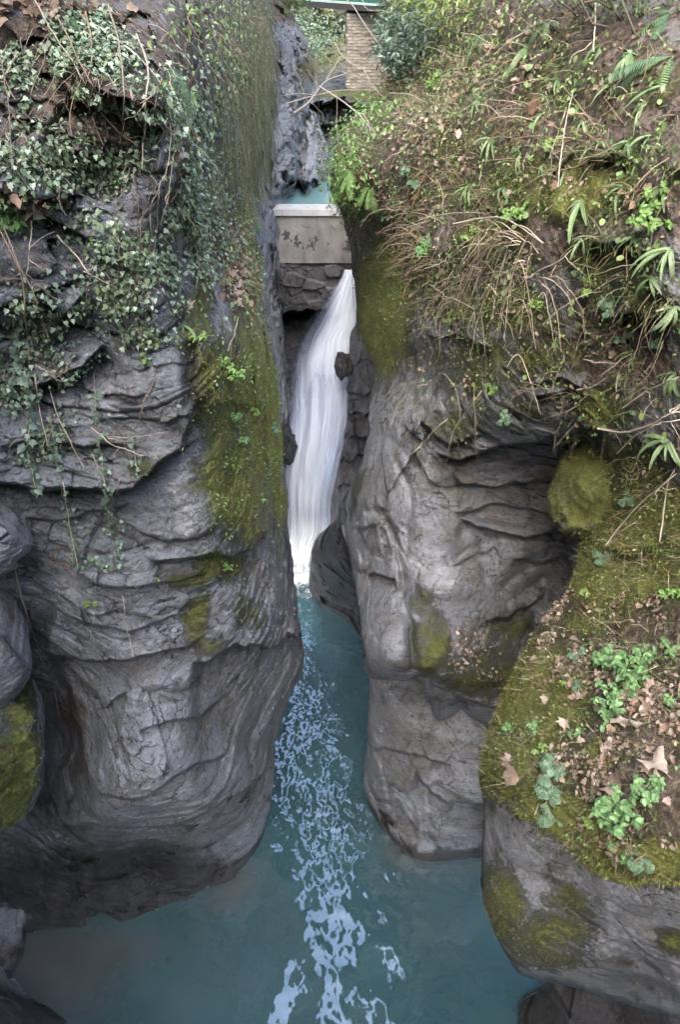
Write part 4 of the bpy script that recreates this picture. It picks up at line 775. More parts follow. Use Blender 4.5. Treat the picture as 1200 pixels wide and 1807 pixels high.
def sample(mass, n_, blobs, thr=None, scale=1.5, seed=0, up=None, attr=None):
    m = MASS[mass]; x, y = m['x'].ravel(), m['y'].ravel(); P = m['P'].reshape(-1, 3); N = m['N'].reshape(-1, 3)
    g = np.zeros(x.shape)
    for b in blobs:
        cx, cy, rx, ry, s = b[:5]; a = R(b[5]) if len(b) > 5 else 0.
        dx, dy = x-cx, y-cy; e = ((dx*math.cos(a)+dy*math.sin(a))/rx)**2+((-dx*math.sin(a)+dy*math.cos(a))/ry)**2
        g = np.maximum(g, s*np.exp(-e**1.6))
    if attr is not None: g = g*np.clip((m['mk'].reshape(-1, 4)[:, attr[0]]-attr[1])*3, 0, 1)
    if thr is not None: g = g*sstep(thr-.12, thr+.25, fbm(P*scale+seed, 4))
    if up is not None: g = g*sstep(up-.15, up+.2, N[:, 2])
    g = g*m['w'].ravel()*((x > -70) & (x < 1270) & (y > -90) & (y < 1860))
    i = rng.choice(len(g), n_, p=g/g.sum()); return P[i]+rng.randn(n_, 3)*.012, N[i], x[i], y[i]
UP = np.array([0, 0, 1.])
def rnd3(n_, s): return rng.randn(n_, 3)*s
def wall_leaves(mass, n_, blobs, size, cols, tmpl, thr=None, scale=1.5, seed=0, nz=.45, off=(.01, .08), droop=1., asp=1., var=.3, **kw):
    P, N, x, y = sample(mass, n_, blobs, thr, scale, seed, **kw)
    nv = N*.75+UP*.45+rnd3(n_, nz); tv = -UP*droop+rnd3(n_, .6)
    sz = size*(.55+.9*rng.rand(n_)); P = P+N*(off[0]+(off[1]-off[0])*rng.rand(n_, 1))
    return instance(tmpl, P, frames(nv, tv), sz, tints(n_, cols, var), asp, rng.randn(n_)*.25), P
def px_path(mass, pts, off, n_=24, wob=0.):
    P = np.array(pts, float); L = np.concatenate([[0], np.cumsum(np.hypot(*np.diff(P, axis=0).T))]); s = np.linspace(0, L[-1], n_)
    sm = np.stack([np.interp(s, L, P[:, k]) for k in (0, 1)], -1)
    for _ in range(3): sm[1:-1] = .5*sm[1:-1]+.25*(sm[:-2]+sm[2:])
    if wob: sm[1:] += np.cumsum(rng.randn(n_-1, 2)*wob, 0)*.5
    if mass is None: return world(sm[:, 0], sm[:, 1], np.linspace(off[0], off[1], n_))
    D = np.array([np.dot(spot(mass, a, b)[0]-CAM, (0, CP, -SP)) for a, b in sm])
    D2 = D.copy()
    for k in range(n_): D2[k] = D[max(0, k-2):k+3].min()
    for _ in range(2): D2[1:-1] = .5*D2[1:-1]+.25*(D2[:-2]+D2[2:])
    return world(sm[:, 0], sm[:, 1], D2-off)
def tube_part(P, r, col, k=5):
    V, F = tube_vf(P, r, k); F3 = np.concatenate([F[:, [0, 1, 2]], F[:, [0, 2, 3]]]); C = np.ones((len(V), 4)); C[:, :3] = col; return V, F3, C
STEMC = [(.24, .20, .16), (.30, .26, .21), (.18, .14, .11), (.34, .30, .24), (.21, .155, .115)]
def stem_col(): return np.array(STEMC[rng.randint(len(STEMC))])*(.8+.4*rng.rand())
IVYC = [(.10, .15, .09), (.165, .23, .145), (.24, .31, .22), (.07, .11, .065), (.33, .39, .29), (.18, .23, .11)]

# ------------------------------------------------------------------ ivy on the left cliff, one plant per patch
ivy_sets = [
    ('dense grey green ivy covering the rock below the big dead leaves in the top corner', [(110, 110, 130, 75, 1.)], 1500),
    ('ivy creeping over the dark hollow at the top, between hanging stems', [(240, 200, 90, 70, 1.), (180, 160, 60, 40, .8)], 900),
    ('ivy patch beside the frame edge, just above the heap of brown dead leaves', [(70, 280, 90, 50, 1.), (30, 230, 40, 40, .7)], 900),
    ('thick ivy curtain with pale veins hanging in the middle of the cliff', [(270, 400, 90, 100, 1.), (230, 320, 60, 50, .8)], 2100),
    ('ivy running down toward the grey lichen ledge below the thick curtain', [(220, 545, 75, 75, 1.), (250, 490, 60, 40, .8)], 1000),
    ('large leaved ivy growing on the black wet ledges near the frame edge', [(60, 590, 70, 50, .9), (130, 645, 40, 22, 1.), (50, 540, 40, 30, .8)], 520),
    ('small ivy patch on the layered rock below the black ledges', [(45, 690, 55, 40, 1.), (60, 760, 50, 40, .6)], 380)]
for k, (lab, bl, cnt) in enumerate(ivy_sets):
    c = spot('left', bl[0][0], bl[0][1])[0]; rt = empty('ivy', c, lab, 'ivy')
    part, P = wall_leaves('left', int(cnt*2.1), bl, .034, IVYC, IVY, thr=-.02, scale=2.0, seed=k, nz=.4, off=(.01, .09))
    plant_obj('leaves', [part], M['ivy'], rt)
    st = []
    for j in range(14):
        b = bl[rng.randint(len(bl))]; x0 = b[0]+rng.uniform(-.8, .8)*b[2]; y0 = b[1]-rng.uniform(.2, 1)*b[3]
        st.append(tube_part(px_path('left', [(x0, y0), (x0+rng.uniform(-25, 25), y0+b[3]*.6), (x0+rng.uniform(-40, 40), y0+b[3]*1.3)], .03, 14, 2.), .0035, stem_col()*.7, 4))
    plant_obj('stems', st, M['stem'], rt)
c = spot('left', 160, 500)[0]; rt = empty('ivy', c, 'thin sparse veil of small pale ivy leaves spread over the middle of the cliff', 'ivy')
plant_obj('leaves', [wall_leaves('left', 2600, [(150, 480, 170, 130, 1.), (170, 620, 150, 90, .6), (330, 300, 60, 190, 1.1), (390, 330, 50, 150, .8), (80, 760, 80, 60, .5)], .034, [(.20, .28, .22), (.26, .34, .28), (.15, .22, .16)], IVY, thr=-.1, scale=3.1, seed=77, off=(.01, .07))[0]], M['ivy'], rt)
def strand(lab, path, nleaf, size=.045, off=.06, cols=IVYC, mass='left'):
    P = px_path(mass, path, off, 40, 1.2); rt = empty('ivy_strand', P[0], lab, 'ivy')
    plant_obj('stem', [tube_part(P, np.linspace(.004, .002, 40), stem_col())], M['stem'], rt)
    i = rng.randint(3, 40, nleaf); Q = P[i]+rnd3(nleaf, .025)
    nv = np.array([[0, -1., .55]])+rnd3(nleaf, .4); plant_obj('leaves', [instance(IVY, Q, frames(nv, -UP+rnd3(nleaf, .5)), size*(.5+.8*rng.rand(nleaf)), tints(nleaf, [(.10, .16, .12), (.14, .21, .155), (.19, .26, .2), (.07, .12, .08)]), 1., rng.randn(nleaf)*.2)], M['ivy'], rt)
strand('ivy strand trailing down the layered rock nearest the frame edge', [(40, 640), (55, 720), (48, 790), (62, 865)], 70, .06)
strand('pale ivy strand dangling past the dark ledge onto blue grey rock', [(85, 720), (95, 800), (108, 880), (122, 940), (133, 1000)], 75)
strand('ivy strand with clustered leaves hanging from the lichen ledge', [(165, 660), (170, 760), (178, 840), (182, 920), (195, 1000)], 90)
strand('short ivy strand hanging left of the mossy notch', [(232, 770), (236, 810), (238, 845)], 22)
strand('thin ivy strand forking toward the small rock shelf', [(180, 850), (200, 885), (212, 930), (214, 985)], 40, .035)
strand('ivy strand with sparse leaves over the smooth grey slab', [(110, 850), (120, 890), (145, 925), (170, 945)], 26, .035)
strand('ivy strand spreading on the little shelf beside dry grass', [(150, 990), (170, 985), (190, 1003), (205, 1000)], 40, .04)
strand('ivy strand trailing beside the black wet rock', [(20, 560), (35, 620), (15, 680), (12, 740)], 60, .06)

# ------------------------------------------------------------------ mixed small leaves, moss fuzz, dry stems, litter (nobody could count these)
GC = [(.14, .23, .08), (.19, .29, .10), (.10, .17, .065), (.23, .33, .14), (.25, .31, .11), (.08, .13, .065)]
LITC = [(.23, .17, .13), (.30, .235, .19), (.165, .12, .09), (.36, .29, .24), (.13, .09, .065), (.26, .185, .135)]
slope = [(900, 200, 330, 230, 1.), (1120, 420, 160, 220, 1.), (720, 330, 100, 130, .8), (860, 500, 160, 90, .9), (1080, 650, 130, 120, .8), (820, 670, 90, 70, .5), (640, 290, 50, 70, .9)]
bankb = [(1120, 1230, 140, 160, 1.), (1000, 1160, 70, 90, .7), (1130, 900, 110, 140, .9), (1050, 1430, 120, 70, .9), (930, 1330, 70, 70, .8), (1150, 700, 90, 100, 1.), (1150, 1500, 90, 40, .7)]
p = [wall_leaves('right', 13000, slope, .027, GC, OVATE, thr=.0, scale=2.6, seed=3, nz=.6, off=(0, .07))[0],
     wall_leaves('right', 1300, slope, .042, GC, ROUND, thr=.08, scale=1.7, seed=9, nz=.5, off=(.01, .1))[0],
     wall_leaves('right', 1400, [(625, 290, 45, 70, 1.), (660, 220, 40, 40, .8)], .06, [(.18, .30, .10), (.24, .37, .13), (.13, .22, .08)], OVATE, nz=.6, off=(0, .25))[0],
     wall_leaves('right', 1300, [(720, 60, 120, 70, 1.), (820, 30, 120, 60, 1.), (690, 110, 40, 60, 1.)], .05, GC+[(.20, .26, .06)], OVATE, nz=.6, off=(0, .25))[0],
     wall_leaves('bank', 2200, bankb, .024, GC, OVATE, thr=.02, scale=3., seed=5, nz=.5, off=(0, .04))[0]]
tag(plant_obj('ground_cover', p, M['leaf']), kind='stuff')
p = [wall_leaves('left', 4200, [(345, 100, 60, 130, 1.), (345, 300, 45, 160, 1.), (400, 400, 60, 120, 1.), (455, 420, 26, 120, 1.2), (400, 120, 70, 160, 1.), (370, 360, 60, 120, 1.), (340, 40, 90, 70, 1.2), (425, 450, 50, 110, 1.), (60, 400, 80, 35, .5)], .042, GC+[(.18, .24, .13), (.24, .28, .17), (.30, .33, .22)], OVATE, thr=-.12, scale=2.4, seed=4, nz=.6, off=(0, .1))[0],
     wall_leaves('left', 2300, [(400, 690, 60, 110, 1.), (410, 850, 55, 90, .8), (340, 590, 40, 60, .9), (380, 1010, 40, 25, .8), (250, 1015, 60, 16, .6), (140, 1065, 40, 14, .5), (478, 720, 16, 200, 1.2)], .024, GC, OVATE, thr=.05, scale=3.2, seed=7, nz=.5, off=(0, .04))[0]]
tag(plant_obj('ground_cover', p, M['leaf']), kind='stuff')
p = [wall_leaves('right', 3000, slope, .042, LITC, CRUMP, thr=.06, scale=1.9, seed=21, nz=.8, off=(0, .03), droop=.2)[0],
     wall_leaves('bank', 2300, [(1130, 1270, 120, 110, 1.), (1010, 1190, 50, 70, .8), (1130, 1070, 40, 25, .8), (1000, 1110, 50, 60, .6), (1080, 1350, 100, 70, .7), (1170, 800, 60, 60, .7), (940, 1370, 40, 40, .5), (1100, 1480, 90, 40, .5)], .033, LITC+[(.38, .305, .26)], CRUMP, thr=.0, scale=3., seed=22, nz=.7, off=(0, .02), droop=.2)[0],
     wall_leaves('left', 500, [(40, 355, 60, 22, 1.), (110, 30, 100, 30, 1.), (415, 500, 30, 40, 1.), (400, 440, 30, 40, .6), (310, 260, 30, 30, .4)], .055, LITC+[(.38, .25, .19)], CRUMP, nz=.7, off=(0, .05), droop=.2)[0],
     wall_leaves('right', 190, [(830, 1135, 30, 40, 1.), (815, 1170, 20, 20, 1.), (875, 1190, 18, 14, .8), (845, 1190, 12, 12, .8)], .04, LITC+[(.42, .33, .29)], CRUMP, nz=.8, off=(0, .02), droop=.2)[0]]
tag(plant_obj('leaf_litter', p, M['dead']), kind='stuff')
def fuzz(mass, n_, blobs, ln, seed):
    P, N, x, y = sample(mass, n_, blobs, None, 1, seed, attr=(0, .35))
    nv = rnd3(n_, 1.); tv = N*1.2+rnd3(n_, .45)-UP*.15
    return instance(TRI, P-N*.004, frames(nv, tv), ln*(.4+rng.rand(n_)), tints(n_, [(.22, .24, .06), (.16, .185, .05), (.34, .35, .11), (.22, .185, .075), (.10, .115, .035)], .35), .2)
p = [fuzz('bank', 46000, [(1030, 1250, 260, 420, 1.), (1150, 900, 150, 200, 1.)], .026, 1), fuzz('mossblock', 7000, [(1040, 860, 100, 100, 1.)], .024, 2), fuzz('left', 20000, [(400, 800, 120, 300, 1.), (350, 1060, 120, 110, 1.)], .024, 3),
     fuzz('right', 26000, [(900, 600, 220, 180, 1.), (690, 540, 70, 130, 1.), (980, 330, 260, 120, 1.), (800, 1160, 140, 90, .8)], .032, 4), fuzz('blockC', 4000, [(20, 1360, 80, 120, 1.)], .024, 5)]
tag(plant_obj('moss', p, M['moss']), kind='stuff')
def stick_bits(mass, n_, blobs, lo, hi, r, cols, seed, droop=.5, lift=.06):
    P, N, x, y = sample(mass, n_, blobs, .0, 1.8, seed); out = []
    for k in range(n_):
        L = rng.uniform(lo, hi); d0 = nrm(N[k]*rng.uniform(.1, .9)+rnd3(1, .6)[0]+UP*.15-np.array([0, 0, droop*.4])); t = np.linspace(0, 1, 7)[:, None]
        d1 = nrm(d0*.4-UP*droop+N[k]*.12+rnd3(1, .35)[0])
        Q = P[k]+N[k]*.005+L*(d0*t+(d1-d0)*t*t*.5)+.02*L*np.cumsum(rng.randn(7, 3), 0)*.6
        out.append(tube_part(Q, np.linspace(r, r*.4, 7)*rng.uniform(.6, 1.3), np.array(cols[rng.randint(len(cols))])*rng.uniform(.7, 1.3), 3))
    return out
DRY = [(.29, .24, .18), (.38, .33, .26), (.22, .17, .125), (.26, .17, .115), (.17, .125, .09)]
tag(plant_obj('dead_stems', stick_bits('right', 2300, slope, .10, .42, .0032, DRY, 2)+stick_bits('bank', 900, bankb, .06, .25, .0022, DRY+[(.45, .38, .31)], 3)+stick_bits('right', 110, [(860, 480, 130, 90, 1.), (760, 430, 60, 80, 1.)], .3, .8, .004, DRY, 7), M['stem']), kind='stuff')
tag(plant_obj('dead_stems', stick_bits('left', 700, [(340, 50, 90, 80, 1.), (200, 130, 190, 140, 1.), (60, 420, 70, 60, .8), (400, 200, 60, 220, 1.), (400, 440, 60, 110, 1.), (170, 330, 120, 90, .6)], .12, .5, .003, DRY, 5, .9), M['stem']), kind='stuff')
def blades(mass, n_, blobs, ln, wd, cols, seed, thr=.05, droop=.6, up=.5):
    P, N, x, y = sample(mass, n_, blobs, thr, 2., seed); tv = N*.6+UP*up+rnd3(n_, .35)-np.array([0, 0, droop])
    return instance(BLADE, P, frames(N+UP*.3+rnd3(n_, .5), tv), ln*(.5+rng.rand(n_)), tints(n_, cols, .3), wd, -.4*rng.rand(n_))
GR = [(.17, .25, .08), (.23, .29, .10), (.12, .20, .07), (.28, .29, .14), (.15, .22, .09)]
p = [blades('right', 8000, slope, .15, .03, GR, 31), blades('bank', 3600, bankb, .11, .028, GR+[(.36, .31, .22), (.40, .35, .25)], 32, thr=None), blades('left', 900, [(400, 690, 60, 130, 1.), (430, 820, 40, 60, 1.), (250, 1010, 60, 14, .8), (60, 400, 90, 25, 1.), (400, 380, 60, 100, .8)], .11, .03, GR, 33, droop=.9)]
tag(plant_obj('grass', p, M['leaf']), kind='stuff')
# the curtain of thin grey green trailing grass down the corner of the left cliff
P, N, x, y = sample('left', 520, [(445, 100, 32, 160, 1.), (400, 120, 40, 150, .7), (465, 180, 16, 80, .6)])
out = []
for k in range(len(P)):
    L = rng.uniform(.3, 1.5); t = np.linspace(0, 1, 8)[:, None]
    Q = P[k]+N[k]*(.03+.14*np.sin(t*2))*rng.rand()-UP*L*t+np.cumsum(rnd3(8, .012), 0)
    out.append(tube_part(Q, .0035, np.array([(.29, .30, .21), (.23, .26, .16), (.38, .36, .28), (.17, .19, .11)][rng.randint(4)])*rng.uniform(.7, 1.3), 3))
p2, _ = wall_leaves('left', 2600, [(400, 130, 45, 150, .8), (445, 130, 32, 170, 1.), (465, 240, 14, 60, .8)], .03, [(.20, .24, .13), (.26, .29, .15), (.14, .18, .09)], OVATE, nz=.6, off=(.02, .18), asp=.5)
tag(plant_obj('hanging_grass', out+[p2], M['leaf']), 'curtain of thin grey green trailing grass down the corner of the cliff beside the pool', 'grass')
for mass_, bl, cnt, lab in (('beyond', [(548, 110, 16, 22, 1.), (530, 120, 14, 14, .8)], 300, 'tuft of yellowish dry grass drooping over the pale rock left of the bridge pier'),):
    P, N, x, y = sample(mass_, cnt, bl); tv = N*.5-UP*.8+rnd3(cnt, .3)
    tag(plant_obj('grass_tuft', [instance(BLADE, P, frames(N+rnd3(cnt, .4), tv), .5*(.5+rng.rand(cnt)), tints(cnt, [(.26, .25, .14), (.20, .21, .11), (.33, .29, .18)]), .03, -.3)], M['leaf'], None, P.mean(0)), lab, 'grass')
# ------------------------------------------------------------------ single plants
def frond_strap(L, W, curve, sd):
    """undivided wavy frond"""
    n_ = 12; t = np.linspace(0, 1, n_); w = W*np.sin(math.pi*np.clip(t*.9+.08, 0, 1))**.55*(1-.25*t); w[-1] = .002
    yy = L*np.sin(t*curve)/curve; zz = L*(1-np.cos(t*curve))/curve*-1+.0
    wv = .10*W*np.sin(t*15+sd)
    V = []
    for k in range(n_):
        for s in (-1, -.5, 0, .5, 1): V.append((s*w[k], yy[k], zz[k]+abs(s)*w[k]*.35+s*s*wv[k]*(1 if s > 0 else -1)))
    return np.array(V), np.array([[a, a+1, a+6] for k in range(n_-1) for a in range(5*k, 5*k+4)]+[[a, a+6, a+5] for k in range(n_-1) for a in range(5*k, 5*k+4)])
def frond_feather(L, W, curve, npair, sd):
    """divided frond: tapering leaflets along a curved midrib"""
    r_ = np.random.RandomState(sd); V, F = [], []
    def at(t): return np.array([0, L*math.sin(t*curve)/curve, -L*(1-math.cos(t*curve))/curve]), np.array([0, math.cos(t*curve), -math.sin(t*curve)])
    for k in range(npair):
        t = .14+.86*k/npair; c, d = at(t); ln = W*math.sin(math.pi*min(1, .12+.9*(1-t)**.8))*(.9+.2*r_.rand()); wd = L*.62/npair
        for s in (-1, 1):
            o = len(V); x = np.array([s*1., 0, 0])+d*.28+np.array([0, 0, -.15-.1*r_.rand()]); x /= np.linalg.norm(x)
            nl = 5
            for j in range(nl):
                u = j/(nl-1); e = wd*(1-u)**.6*(.55 if j else .4); q = c+x*ln*u-np.array([0, 0, .12*ln*u*u])
                V += [q-d*e, q+d*e]
                if j: F += [[o+2*j-2, o+2*j-1, o+2*j+1], [o+2*j-2, o+2*j+1, o+2*j]]
    P = np.array([at(t)[0] for t in np.linspace(0, 1, 10)]); tv, tf = tube_vf(P, np.linspace(L*.008, L*.003, 10), 4)
    o = len(V); V = np.concatenate([np.array(V), tv]); F = np.array(F+[[a+o, b+o, c+o] for a, b, c, d in tf]+[[a+o, c+o, d+o] for a, b, c, d in tf]); return V, F
def frond_mesh(nm, V, F, col, var=.15):
    c = np.ones((len(V), 4)); c[:, :3] = np.clip(np.array(col)*(1+var*np.random.RandomState(len(V)).randn(len(V), 1)), .005, .9)
    o = mesh_np(nm, V, F, M['leaf'], None, None, {'tint': c}); me = o.data; bpy.data.objects.remove(o); return me
STRAP = [frond_mesh('frond', *frond_strap(1., .05+.016*(k % 3), .9+.35*k, k), c) for k, c in enumerate([(.13, .20, .085), (.19, .27, .13), (.11, .175, .075), (.25, .32, .17), (.16, .22, .12)])]
FEATH = [frond_mesh('frond', *frond_feather(1., .17+.02*(k % 3), .7+.25*k, 22, k), c) for k, c in enumerate([(.09, .165, .085), (.13, .22, .09), (.075, .13, .07), (.17, .26, .11)])]
BRIGHT = [frond_mesh('frond', *frond_feather(1., .17+.02*(k % 3), .9+.25*k, 20, 30+k), c) for k, c in enumerate([(.20, .34, .11), (.25, .39, .14), (.16, .28, .09)])]
BROWN = [frond_mesh('frond', *frond_feather(1., .16, .8+.3*k, 20, 9+k), c) for k, c in enumerate([(.14, .075, .04), (.17, .10, .055)])]
def fern(mass, px, py, size, nf, kind, lab, out=.6, group=None, name='fern'):
    P, N = spot(mass, px, py); rt = empty(name, P, lab, 'fern', group)
    bank = {'strap': STRAP, 'feather': FEATH, 'brown': BROWN, 'bright': BRIGHT}[kind]
    h = nrm(N*np.array([1, 1, .3])); a0 = rng.rand()*6
    for k in range(nf):
        a = a0+k*2.4; side = np.cross(UP, h); tv = nrm(h*(.35+out*.6)+side*math.cos(a)*1.0+(UP*.75)*math.sin(a)+UP*.12+rnd3(1, .28)[0])
        nv = h*.5+UP*.9-tv*.2+rnd3(1, .15)[0]
        f = frames(nv[None], tv[None])[0]; s = size*rng.uniform(.45, 1.1)
        o = bpy.data.objects.new('frond', bank[rng.randint(len(bank))]); link(o, rt)
        o.matrix_local = Matrix(((f[0, 0], f[0, 1], f[0, 2], 0), (f[1, 0], f[1, 1], f[1, 2], 0), (f[2, 0], f[2, 1], f[2, 2], 0), (0, 0, 0, 1))) @ Matrix.Diagonal((s*(rng.uniform(.8, 1.2)), s, s, 1))
    return rt
HT = 'strap fern '
for px, py, s, nf, lab in [
    (1030, 355, .36, 10, 'large '+HT+'below the bare tan patch of earth'), (868, 245, .34, 9, HT+'in the middle of the planted slope, drooping over dry stems'), (830, 330, .32, 8, HT+'nearest the tangle of bare stems on the slope'),
    (1030, 215, .26, 6, 'small '+HT+'with two broad blades beside the brown dead fern'), (1170, 330, .30, 8, HT+'at the frame edge just above the yellow green clump'), (1185, 440, .32, 11, 'big '+HT+'crowding the right frame edge over the dark hollow'),
    (1030, 420, .24, 5, HT+'hanging at the end of the dark bent twig'), (1095, 660, .22, 4, HT+'with two pale tongue fronds above the mossy ledge'), (1115, 95, .30, 8, HT+'near the top right among dry twigs'),
    (1060, 80, .28, 7, HT+'near the top, close under the dark shrub'), (935, 85, .34, 11, 'dense blue green '+HT+'in the upper middle of the slope'), (900, 120, .28, 8, HT+'just below the dense blue green fern'),
    (1180, 780, .30, 12, 'feathery pale '+HT+'on sticks at the frame edge above the moss'), (1120, 620, .2, 5, HT+'small, on the ledge left of a dead leaf pile'), (1190, 540, .26, 7, HT+'in shade under the frame edge clump'),
    (1100, 330, .26, 7, HT+'right of the tan stone'), (960, 290, .2, 5, 'tiny '+HT+'on moss left of the tan earth patch'), (740, 440, .22, 6, HT+'small, at the head of the mossy column'), (1150, 240, .24, 6, HT+'under roots on the brown bank')]:
    fern('right', px, py, s, nf, 'strap', lab)
for k, (px, py, s, nf) in enumerate([(985, 140, .26, 7), (1140, 180, .28, 8), (800, 120, .26, 7), (890, 330, .26, 7), (1080, 150, .26, 7), (960, 200, .24, 6), (1170, 150, .3, 8), (1110, 250, .26, 7), (1120, 420, .28, 8), (1150, 490, .28, 7), (1000, 300, .24, 6), (850, 170, .26, 7), (780, 220, .26, 7), (920, 270, .24, 6), (1060, 250, .24, 6), (1195, 660, .26, 9)]):
    fern('right', px, py, s, nf, 'strap', 'pale green strap fern rooted in the dry litter of the planted slope', group='strap ferns scattered on the slope')
FE = 'feathery dark green fern '
for px, py, s, nf, lab in [
    (855, 60, .42, 6, FE+'arching at the top of the slope'), (970, 40, .40, 6, FE+'beside the blue green strap fern at the top'), (1185, 25, .55, 6, FE+'in the top right corner'), (1190, 100, .45, 5, FE+'under the corner fern at the frame edge'), (780, 40, .40, 6, FE+'right of the bridge pier shrub'),
    (622, 300, .50, 10, 'bright green feathery fern over the tip of the overhanging hummock'), (605, 330, .40, 8, 'bright fern hanging from the lip of the hummock toward the weir'), (640, 255, .46, 9, 'fresh green fern on the crest of the hummock'), (612, 275, .40, 7, 'small bright fern at the far edge of the hummock'), (655, 330, .40, 8, 'green fern on the near side of the hummock'),
    (700, 215, .40, 7, 'light fern where the slope meets the hummock'), (690, 165, .5, 8, 'pale fern at the foot of the bridge pier'), (730, 150, .42, 7, 'mid green fern below the blue green shrub')]:
    fern('right', px, py, s, nf, 'bright' if px < 710 else 'feather', lab, out=.9)
fern('right', 950, 165, .28, 6, 'brown', 'dead rusty brown fern hanging in the upper middle of the slope'); fern('right', 900, 210, .4, 6, 'brown', 'withered dull brown fern just left of two broad green blades'); fern('right', 745, 335, .35, 4, 'brown', 'grey brown withered frond hanging on the near side of the hummock')
for px, py, s, nf, kd, lab in [(150, 385, .22, 6, 'strap', 'bright green narrow fern hanging in the ivy below the dead leaf heap'), (120, 30, .26, 5, 'feather', 'small green fern at the top among dead leaves'), (225, 30, .24, 5, 'feather', 'yellow green fern near the top middle of the ivy cliff'),
    (300, 120, .34, 8, 'feather', 'light green fern overhanging the dark hollow in the ivy'), (335, 160, .30, 7, 'strap', 'glossy strap fern at the shoulder of the ivy cliff'), (265, 135, .18, 4, 'feather', 'small pale fern left of the dark hollow'),
    (430, 500, .30, 7, 'strap', 'strap fern drooping beside a pile of pale dead leaves'), (408, 530, .24, 6, 'strap', 'smaller strap fern hanging under the pile of dead leaves'), (322, 575, .18, 6, 'strap', 'low strap fern with a curled brown leaf on it'), (445, 385, .28, 7, 'feather', 'fern on the corner of the cliff over the white rock seam')]:
    fern('left', px, py, s, nf, kd, lab)

# herbs: clumps of small stalked leaves
def herb_mesh(k, nst, spread, hgt, leaf, cols, tm=OVATE):
    r_ = np.random.RandomState(70+k); Ps, Ns, Ts, S = [], [], [], []; st = []
    for i in range(nst):
        a = r_.rand()*6.283; r = spread*math.sqrt(r_.rand()); b = np.array([r*math.cos(a)*.5, r*math.sin(a)*.5, 0]); top = np.array([r*math.cos(a), r*math.sin(a), hgt*(.5+.7*r_.rand())])
        st.append(tube_part(np.stack([b, b*.5+top*.5+[0, 0, .01], top]), .0018, (.12, .16, .06), 3))
        for lv, cnt in ((1., 5), (.72, 4), (.45, 3)):
            c = b+(top-b)*lv; a1 = r_.rand()*6
            for j in range(cnt):
                th = a1+j*6.283/cnt; dr = np.array([math.cos(th), math.sin(th), .15-.3*(1-lv)]); Ps.append(c); Ts.append(dr); Ns.append(np.array([0, 0, 1.])+.35*dr+r_.randn(3)*.25); S.append(leaf*(.6+.6*r_.rand())*(1.1-.3*lv*r_.rand()))
    part = instance(tm, np.array(Ps), frames(np.array(Ns), np.array(Ts)), np.array(S), tints(len(Ps), cols, .3), 1.15, r_.randn(len(Ps))*.2)
    o = plant_obj('herb', [part]+st, M['leaf']); me = o.data; bpy.data.objects.remove(o); return me
HC = [(.12, .23, .09), (.16, .30, .12), (.09, .17, .07), (.20, .33, .14)]
HERB = [herb_mesh(0, 16, .17, .11, .055, HC), herb_mesh(1, 10, .11, .08, .05, HC), herb_mesh(2, 6, .07, .06, .042, HC), herb_mesh(3, 7, .09, .06, .04, [(.08, .15, .09), (.12, .20, .12), (.16, .24, .15)], ROUND), herb_mesh(4, 5, .06, .05, .032, [(.20, .30, .08), (.16, .26, .07)]), herb_mesh(5, 12, .12, .07, .03, [(.14, .26, .07), (.19, .31, .09)])]
def herb(mass, px, py, k, s, lab):
    P, N = spot(mass, px, py); o = bpy.data.objects.new('herb', HERB[k]); link(o); ax = nrm(N*.6+UP*.6); f = frames(ax[None], (np.cross(ax, [1, .3, 0]))[None])[0]
    q = Matrix(f.tolist()).to_4x4() @ Matrix.Rotation(rng.rand()*6.28, 4, 'Z') @ Matrix.Scale(s, 4); q.translation = Vector(P); o.matrix_world = q
    return tag(o, lab, 'herb', 'green herbs on the rocks')
for px, py, k, s, lab in [(1115, 1195, 0, 1.3, 'largest bushy green herb clump on the leaf strewn bank'), (1075, 1170, 1, 1.2, 'green herb clump touching the upper left of the largest one'), (1095, 1235, 0, 1., 'bright green herb clump just below the largest one'), (1145, 1165, 1, 1.1, 'green herb at the upper right of the largest clump'), (1075, 1275, 2, 1.2, 'low herb below the clumps, by a pale dead leaf'),
    (1020, 1165, 3, 1.1, 'round leaved herb rosette alone on the mossy slope of the bank'), (1000, 1205, 4, .9, 'tiny pale herb on bare litter of the bank'), (1025, 1215, 3, .8, 'small dull herb between litter and the largest clump'), (1105, 1430, 0, 1.05, 'bushy green herb near the lip of the bank over the wet rock'), (1085, 1450, 1, .9, 'herb at the lower left of the bushy one on the lip'), (1140, 1400, 1, 1., 'bright herb above the lip, among big dead leaves'), (1165, 1395, 2, 1., 'small herb right of the dead leaves near the lip'),
    (970, 1365, 3, 1.4, 'blue green round leaved herb beside two large dead leaves'), (980, 1395, 3, 1.3, 'dark round leaved herb hanging on the moss below the dead leaves'), (975, 1445, 3, 1.2, 'dark herb dangling over the edge of the mossy lip'), (955, 1325, 4, 1., 'pale yellowish sprout above the blue green herb'), (905, 1290, 2, 1., 'green sprout on the outermost shoulder of the bank'), (945, 1290, 2, .9, 'green sprout inward of the shoulder of the bank'), (1045, 1450, 4, 1., 'small sprout in the moss of the lip'), (1095, 1505, 2, 1.1, 'green sprout under dry grass at the overhang'), (1135, 1515, 3, 1., 'grey green rosette close to the thick moss at the overhang'),
    (1065, 985, 3, 1.2, 'round leaved herb on the green ridge under the stick'), (1035, 1050, 4, 1., 'tiny herb on the edge of the dark cleft'), (1065, 860, 3, 1.2, 'herb where the mossy block meets the bank'), (1110, 880, 3, 1.1, 'herb behind the long dead stick'), (1180, 1150, 2, 1.2, 'herb at the frame edge above the litter'), (1190, 1235, 2, 1., 'herb at the frame edge right of the largest clump'), (1190, 1050, 5, .9, 'bright herb at the frame edge on the green cushion of moss'), (1015, 1300, 2, .8, 'sprout in dry grass in the middle of the bank')]:
    herb('bank', px, py, k, s, lab)
